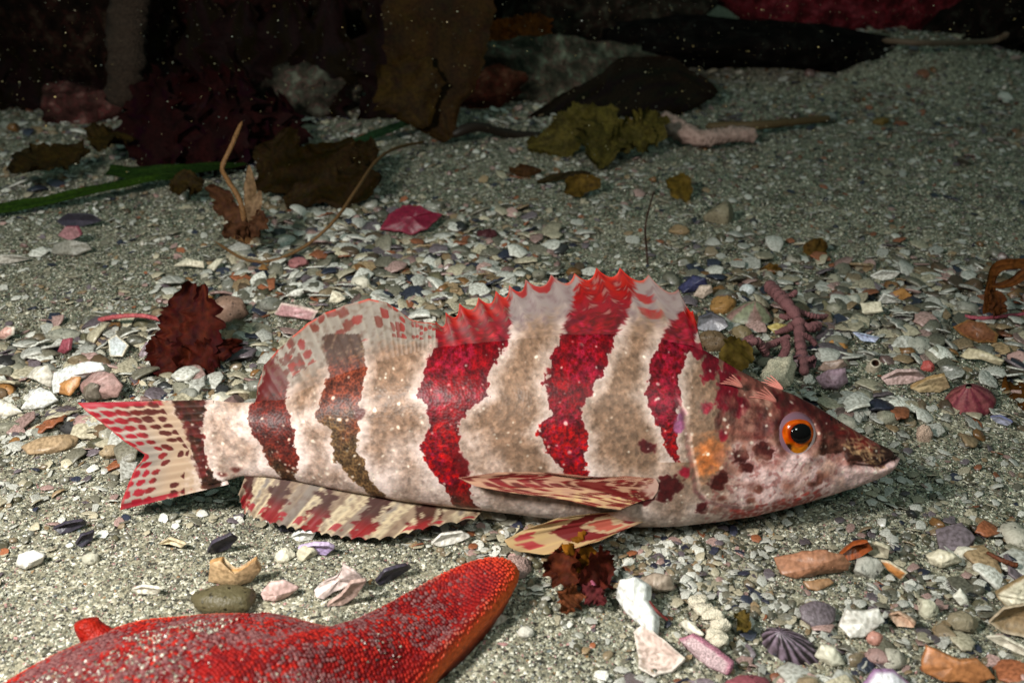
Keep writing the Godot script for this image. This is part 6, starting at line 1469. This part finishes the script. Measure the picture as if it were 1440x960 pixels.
func tube_ring(r: float, wall: float) -> ArrayMesh:
	var P := PackedVector3Array()
	var C := PackedColorArray()
	for k in [[r * 1.5, -0.004], [r * 1.1, 0.0], [r, 0.0012], [r * 0.9, 0.0016], [r - wall, 0.0014], [r - wall, -0.001], [0.0001, -0.0015]]:
		for j in 28:
			var a := TAU * j / 28
			P.append(Vector3(cos(a) * k[0], k[1], sin(a) * k[0]))
			C.append(rgb(206, 192, 172).srgb_to_linear() if k[0] > r * 0.7 else rgb(60, 36, 26).srgb_to_linear())
	return sheet(P, 7, 28, true, C)

# ------------------------------------------------------------------ gravel and sand
var COARSE := [Vector2(-0.2089, -0.3822), Vector2(-0.1843, -0.3822), Vector2(-0.1859, -0.3434), Vector2(-0.1578, -0.3434), Vector2(-0.1673, -0.4043), Vector2(-0.1461, -0.3685), Vector2(-0.1198, -0.3822), Vector2(-0.1339, -0.4374), Vector2(-0.1048, -0.4463), Vector2(-0.0868, -0.4652), Vector2(-0.0611, -0.4961), Vector2(-0.0311, -0.5072), Vector2(-0.109, -0.5072), Vector2(-0.0809, -0.5308), Vector2(-0.0076, -0.4961), Vector2(-0.0419, -0.4463), Vector2(0.0162, -0.5308), Vector2(0.1148, -0.4287), Vector2(0.1511, -0.4374), Vector2(0.1374, -0.4652), Vector2(0.1497, -0.3894), Vector2(0.1536, -0.3556), Vector2(0.1991, -0.4374), Vector2(0.2386, -0.4652), Vector2(0.1663, -0.4652), Vector2(0.2087, -0.3685), Vector2(0.1057, -0.2299), Vector2(0.1243, -0.2147), Vector2(0.1342, -0.2062), Vector2(0.092, -0.2062), Vector2(0.0802, -0.1982), Vector2(0.0605, -0.2433), Vector2(0.0508, -0.2505), Vector2(-0.0044, -0.2523), Vector2(-0.0268, -0.2541), Vector2(-0.0481, -0.2469), Vector2(-0.0614, -0.2365), Vector2(0.0469, -0.2118), Vector2(0.0546, -0.2008), Vector2(0.1411, -0.2399), Vector2(-0.2014, -0.3525), Vector2(-0.1183, -0.3434), Vector2(0.1188, -0.3556), Vector2(0.0971, -0.1931), Vector2(0.0381, -0.2365)]
var SANDY := [Vector2(-0.2282, -0.4751), Vector2(-0.2335, -0.4374), Vector2(-0.2063, -0.5188), Vector2(-0.1952, -0.4652), Vector2(-0.1523, -0.2657), Vector2(-0.1148, -0.2505), Vector2(-0.0969, -0.2657), Vector2(-0.117, -0.2268), Vector2(-0.129, -0.2118), Vector2(-0.0443, -0.2206), Vector2(0.0115, -0.2062), Vector2(-0.0038, -0.2008), Vector2(0.008, -0.2176), Vector2(0.0727, -0.2399), Vector2(0.1548, -0.3007), Vector2(0.1266, -0.278), Vector2(0.1062, -0.2657), Vector2(0.1821, -0.3105), Vector2(0.1644, -0.2824), Vector2(0.0743, -0.5432), Vector2(0.0526, -0.5308), Vector2(0.1111, -0.5188), Vector2(0.1568, -0.5432), Vector2(0.2188, -0.5432), Vector2(0.2789, -0.647), Vector2(0.1379, -0.6647), Vector2(0.1535, -0.2579), Vector2(-0.0098, -0.6647), Vector2(0.0629, -0.4463), Vector2(0.1859, -0.3434), Vector2(-0.1776, -0.3007), Vector2(-0.0707, -0.2505), Vector2(-0.2401, -0.5562)]

func coarse(x: float, z: float) -> float:
	var a := 0.0
	var b := 0.02
	var p := Vector2(x, z)
	for q in COARSE:
		var s: float = 0.10 * absf(q.y)
		a += exp(-p.distance_squared_to(q) / (s * s))
	for q in SANDY:
		var s: float = 0.10 * absf(q.y)
		b += exp(-p.distance_squared_to(q) / (s * s))
	return a / (a + b) if a + b > 0.03 else 0.3

func pebble_tone(k: float) -> Array:
	if k < 0.26: return [rgb(134, 130, 114), "grey"]
	if k < 0.40: return [rgb(170, 168, 156), "pale grey"]
	if k < 0.52: return [rgb(112, 106, 82), "olive grey"]
	if k < 0.64: return [rgb(160, 140, 112), "tan"]
	if k < 0.72: return [rgb(218, 210, 192), "cream"]
	if k < 0.78: return [rgb(64, 62, 62), "dark slate"]
	if k < 0.86: return [rgb(160, 128, 122), "dusty pink"]
	if k < 0.94: return [rgb(104, 84, 64), "brown"]
	return [rgb(164, 116, 66), "amber"]

func shell_tone(k: float) -> Array:
	if k < 0.40: return [rgb(242, 239, 231), "white"]
	if k < 0.60: return [rgb(216, 204, 178), "cream"]
	if k < 0.70: return [rgb(138, 132, 116), "grey"]
	if k < 0.76: return [rgb(206, 168, 162), "pale pink"]
	if k < 0.83: return [rgb(126, 112, 120), "mauve grey"]
	if k < 0.89: return [rgb(56, 58, 78), "blue black"]
	if k < 0.96: return [rgb(178, 150, 116), "tan"]
	return [rgb(176, 106, 72), "rust"]

func make_gravel():
	var r := RandomNumberGenerator.new()
	r.seed = 8
	var stones := []
	for k in 12: stones.append(stone_mesh(300 + k, [3, 6, 8, 9, 11, 7][k % 6], Vector3(1.0, r.randf_range(0.5, 0.8), r.randf_range(0.6, 0.95)), 0.16, 14))
	var shards := []
	for k in 12:
		var pts := []
		var n := 5 + k % 4
		var long_ := r.randf_range(0.45, 0.9)
		for i in n:
			var a := TAU * (i + r.randf_range(-0.3, 0.3)) / n
			pts.append(Vector3(cos(a), 0, sin(a) * long_) * r.randf_range(0.75, 1.05))
		shards.append(shard_mesh(pts, r.randf_range(0.10, 0.20), [0.02, 0.30, 0.12][k % 3] * r.randf_range(0.8, 1.2), [0.0, 0.008, 0.04][k % 3], k))
	var pieces := []
	var foot: Vector3 = Vector3(0, 0, -0.2486)
	for k in 150000:
		var depth := pow(r.randf(), 1.35)
		var z := lerpf(-0.155, -1.15, depth)
		var x := r.randf_range(-1.0, 1.0) * (0.09 + absf(z) * 0.72)
		var c := coarse(x, z)
		c = clampf(c + wob.get_noise_2d(x * 700.0, z * 700.0) * 0.5, 0.0, 1.0)
		if r.randf() > 0.15 + 0.85 * c * c: continue
		var s := lerpf(0.0009, 0.0021, r.randf()) * (1.0 + 0.5 * smoothstep(-0.3, -0.8, z))
		if r.randf() < 0.55 * c: s = lerpf(0.0021, 0.0062, pow(r.randf(), 1.9))
		if x > -0.13 and x < 0.13 and z > foot.z - 0.012 and z < foot.z + 0.035: s = minf(s, 0.0018)
		if Vector2(x, z).distance_to(STAR) < 0.105: continue
		var here := Vector2(x, z)
		var buries := false
		for q in kept:
			if s > 0.0013 and here.distance_squared_to(q[0]) < pow(q[1] * 0.95 + s * 0.9, 2.0):
				buries = true
				break
		if buries: continue
		if z < -0.45 and c < 0.4 and r.randf() < 0.5: s *= 0.75
		var shell := r.randf() < 0.66
		pieces.append([x, z, s * (1.35 if shell else 1.0), shell, r.randf() * (0.6 if s < 0.0022 and not shell else 1.0), s / (0.2 - z)])
	pieces.sort_custom(func(a, b): return a[5] > b[5])
	var count := [0, 0]
	var bins := {}
	var mats := {}
	for p in pieces:
		var kind := 1 if p[3] else 0
		var tone: Array = shell_tone(p[4]) if kind else pebble_tone(p[4])
		var variant := r.randi() % (shards.size() if kind else stones.size())
		var s: float = p[2]
		var b := Basis.from_euler(Vector3(r.randf_range(-0.5, 0.5), r.randf() * TAU, r.randf_range(-0.5, 0.5)))
		if kind: b = Basis.from_euler(Vector3(r.randf_range(-0.1, 0.55), r.randf() * TAU, r.randf_range(-0.4, 0.4)))
		b = b.scaled_local(Vector3(s, s * r.randf_range(0.8, 1.1), s))
		var at := Vector3(p[0], ground_y(p[0], p[1]) + s * (r.randf_range(0.1, 0.4) if kind else r.randf_range(0.05, 0.45)), p[1])
		var inside: bool = absf(p[0]) < 0.03 + absf(p[1]) * 0.56 and p[1] > -1.1 and p[1] < -0.185
		if inside and count[kind] < (225 if kind else 265):
			count[kind] += 1
			var shade := r.randi() % 3
			var key := "%s%d%d" % [tone[1], kind, shade]
			if not mats.has(key):
				var m: StandardMaterial3D = (M.shell if kind else M.stone).duplicate()
				m.albedo_color = (tone[0] as Color) * [0.82, 0.95, 1.05][shade]
				m.albedo_color.a = 1.0
				m.uv1_scale = Vector3.ONE * 0.35
				m.heightmap_scale = 0.02
				if not kind: m.vertex_color_use_as_albedo = false
				mats[key] = m
			var o := put("shell_fragment" if kind else "pebble", shards[variant] if kind else stones[variant], mats[key])
			o.transform = Transform3D(b, at)
			var size := "small" if s < 0.003 else "larger" if s > 0.0052 else "medium"
			var form: String = ["flat", "curved", "ridged"][variant % 3] if kind else ["rounded", "blocky", "angular", "angular", "sharp edged", "blocky"][variant % 6]
			var what := "%s %s %s %s" % [size, form, tone[1], "shell fragment" if kind else "pebble"]
			tag(o, loose_label(what, Vector2(p[0], p[1])), "shell fragment" if kind else "pebble", "broken shells lying in the gravel" if kind else "pebbles lying in the gravel")
			continue
		var bin := kind * 100 + variant
		if not bins.has(bin): bins[bin] = [[] as Array[Transform3D], []]
		bins[bin][0].append(Transform3D(b, at))
		bins[bin][1].append((tone[0] as Color).srgb_to_linear() * (r.randf_range(0.62, 1.05) if kind else r.randf_range(0.45, 0.9)) * lerpf(1.0, 0.72, smoothstep(0.0, 0.14, p[0])))  # loose pieces coloured darker to the right, painting in the flash falloff
	var bm: StandardMaterial3D = M.grit.duplicate()
	bm.albedo_texture = T.mottle
	bm.uv1_scale = Vector3.ONE * 0.4
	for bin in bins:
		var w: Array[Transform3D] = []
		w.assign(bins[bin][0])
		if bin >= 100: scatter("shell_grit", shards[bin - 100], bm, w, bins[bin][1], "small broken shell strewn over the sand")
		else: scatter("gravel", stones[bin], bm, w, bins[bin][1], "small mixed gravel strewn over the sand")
	# sand grains: near ones finer
	for zone in [[-0.15, -0.34, 0.34, 0.00020, 0.00046, 270000], [-0.34, -0.56, 0.47, 0.0003, 0.00066, 165000], [-0.56, -0.85, 0.64, 0.0005, 0.0010, 90000], [-0.85, -1.25, 0.95, 0.0008, 0.0015, 62000]]:
		for v in 3:
			var w: Array[Transform3D] = []
			var cols := []
			for k in int(zone[5]) / 3:
				var z: float = lerpf(zone[0], zone[1], r.randf())
				var x: float = r.randf_range(-1.0, 1.0) * lerpf(0.6, 1.0, (z - zone[0]) / (zone[1] - zone[0])) * zone[2]
				var s: float = lerpf(zone[3], zone[4], pow(r.randf(), 1.6))
				var flat := r.randf() < 0.16
				if r.randf() < 0.04: s *= 1.7
				var b := Basis.from_euler(Vector3(r.randf() * 6.28, r.randf() * 6.28, 0.0)).scaled_local(Vector3(s, s * 0.7, s))
				if flat: b = Basis.from_euler(Vector3(r.randf_range(-0.4, 0.6), r.randf() * 6.28, r.randf_range(-0.4, 0.4))).scaled_local(Vector3(s * 2.6, s * 0.45, s * 1.2))
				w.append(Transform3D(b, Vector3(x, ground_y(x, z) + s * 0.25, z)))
				var painted_falloff := smoothstep(-0.30, -0.50, z - maxf(x, 0.0) * 1.1)
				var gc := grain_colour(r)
				if gc.g < 0.5: gc = gc * Color(1, 1, 1).lerp(Color(0.42, 0.50, 0.44), painted_falloff)      # flash falloff painted as greener, darker grains to back and right, white flecks kept
				cols.append(gc)
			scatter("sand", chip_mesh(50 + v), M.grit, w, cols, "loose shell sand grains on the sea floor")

func shard_mesh(pts: Array, thick: float, dome: float, ribs: float, seed_: int) -> ArrayMesh:
	# a small broken shell, one unit across, its ribs in the growth direction
	var P := PackedVector3Array()
	var C := PackedColorArray()
	var ny := pts.size() * 3
	var ring := []
	for i in pts.size():
		for k in 3: ring.append((pts[i] as Vector3).lerp(pts[(i + 1) % pts.size()], k / 3.0) * (1.0 + 0.08 * wob.get_noise_2d(i * 300.0 + k * 90.0, seed_ * 70.0)))
	for pr in [[0.01, 1.0], [0.35, 1.0], [0.65, 1.0], [0.93, 1.0], [1.0, 0.3], [0.97, -1.0], [0.5, -1.0], [0.01, -1.0]]:
		for j in ny:
			var q: Vector3 = ring[j] * pr[0]
			var rib := sin(q.x * 13.0 + q.z * 3.0 + seed_)
			q.y = dome * (1.0 - q.x * q.x - q.z * q.z * 0.6) + thick * 0.5 * pr[1] + ribs * rib
			P.append(q)
			var t := 0.90 + 0.10 * rib * minf(1.0, ribs * 40.0)
			C.append(Color(t, t, t * 0.98))
	return sheet(P, 8, ny, true, C)

func make_drift():
	# specks hanging in the water before the dark reef
	var r := RandomNumberGenerator.new()
	r.seed = 12
	var w: Array[Transform3D] = []
	var cols := []
	for k in 5200:
		var z := r.randf_range(-0.55, -1.05)
		var p := Vector3(r.randf_range(-0.62, 0.62) * absf(z), r.randf_range(0.01, 0.20), z)
		var s := 0.00022 + 0.0008 * pow(r.randf(), 3.0)
		w.append(Transform3D(Basis.from_euler(Vector3(r.randf() * 6.0, r.randf() * 6.0, 0)).scaled_local(Vector3(s * 1.3, s * 0.7, s)), p))
		cols.append((rgb(190, 165, 105).lerp(rgb(130, 140, 130), r.randf()) * r.randf_range(0.4, 1.2)).srgb_to_linear())
	scatter("drifting_specks", chip_mesh(91), M.grit, w, cols, "pale specks drifting in the dark water before the reef")
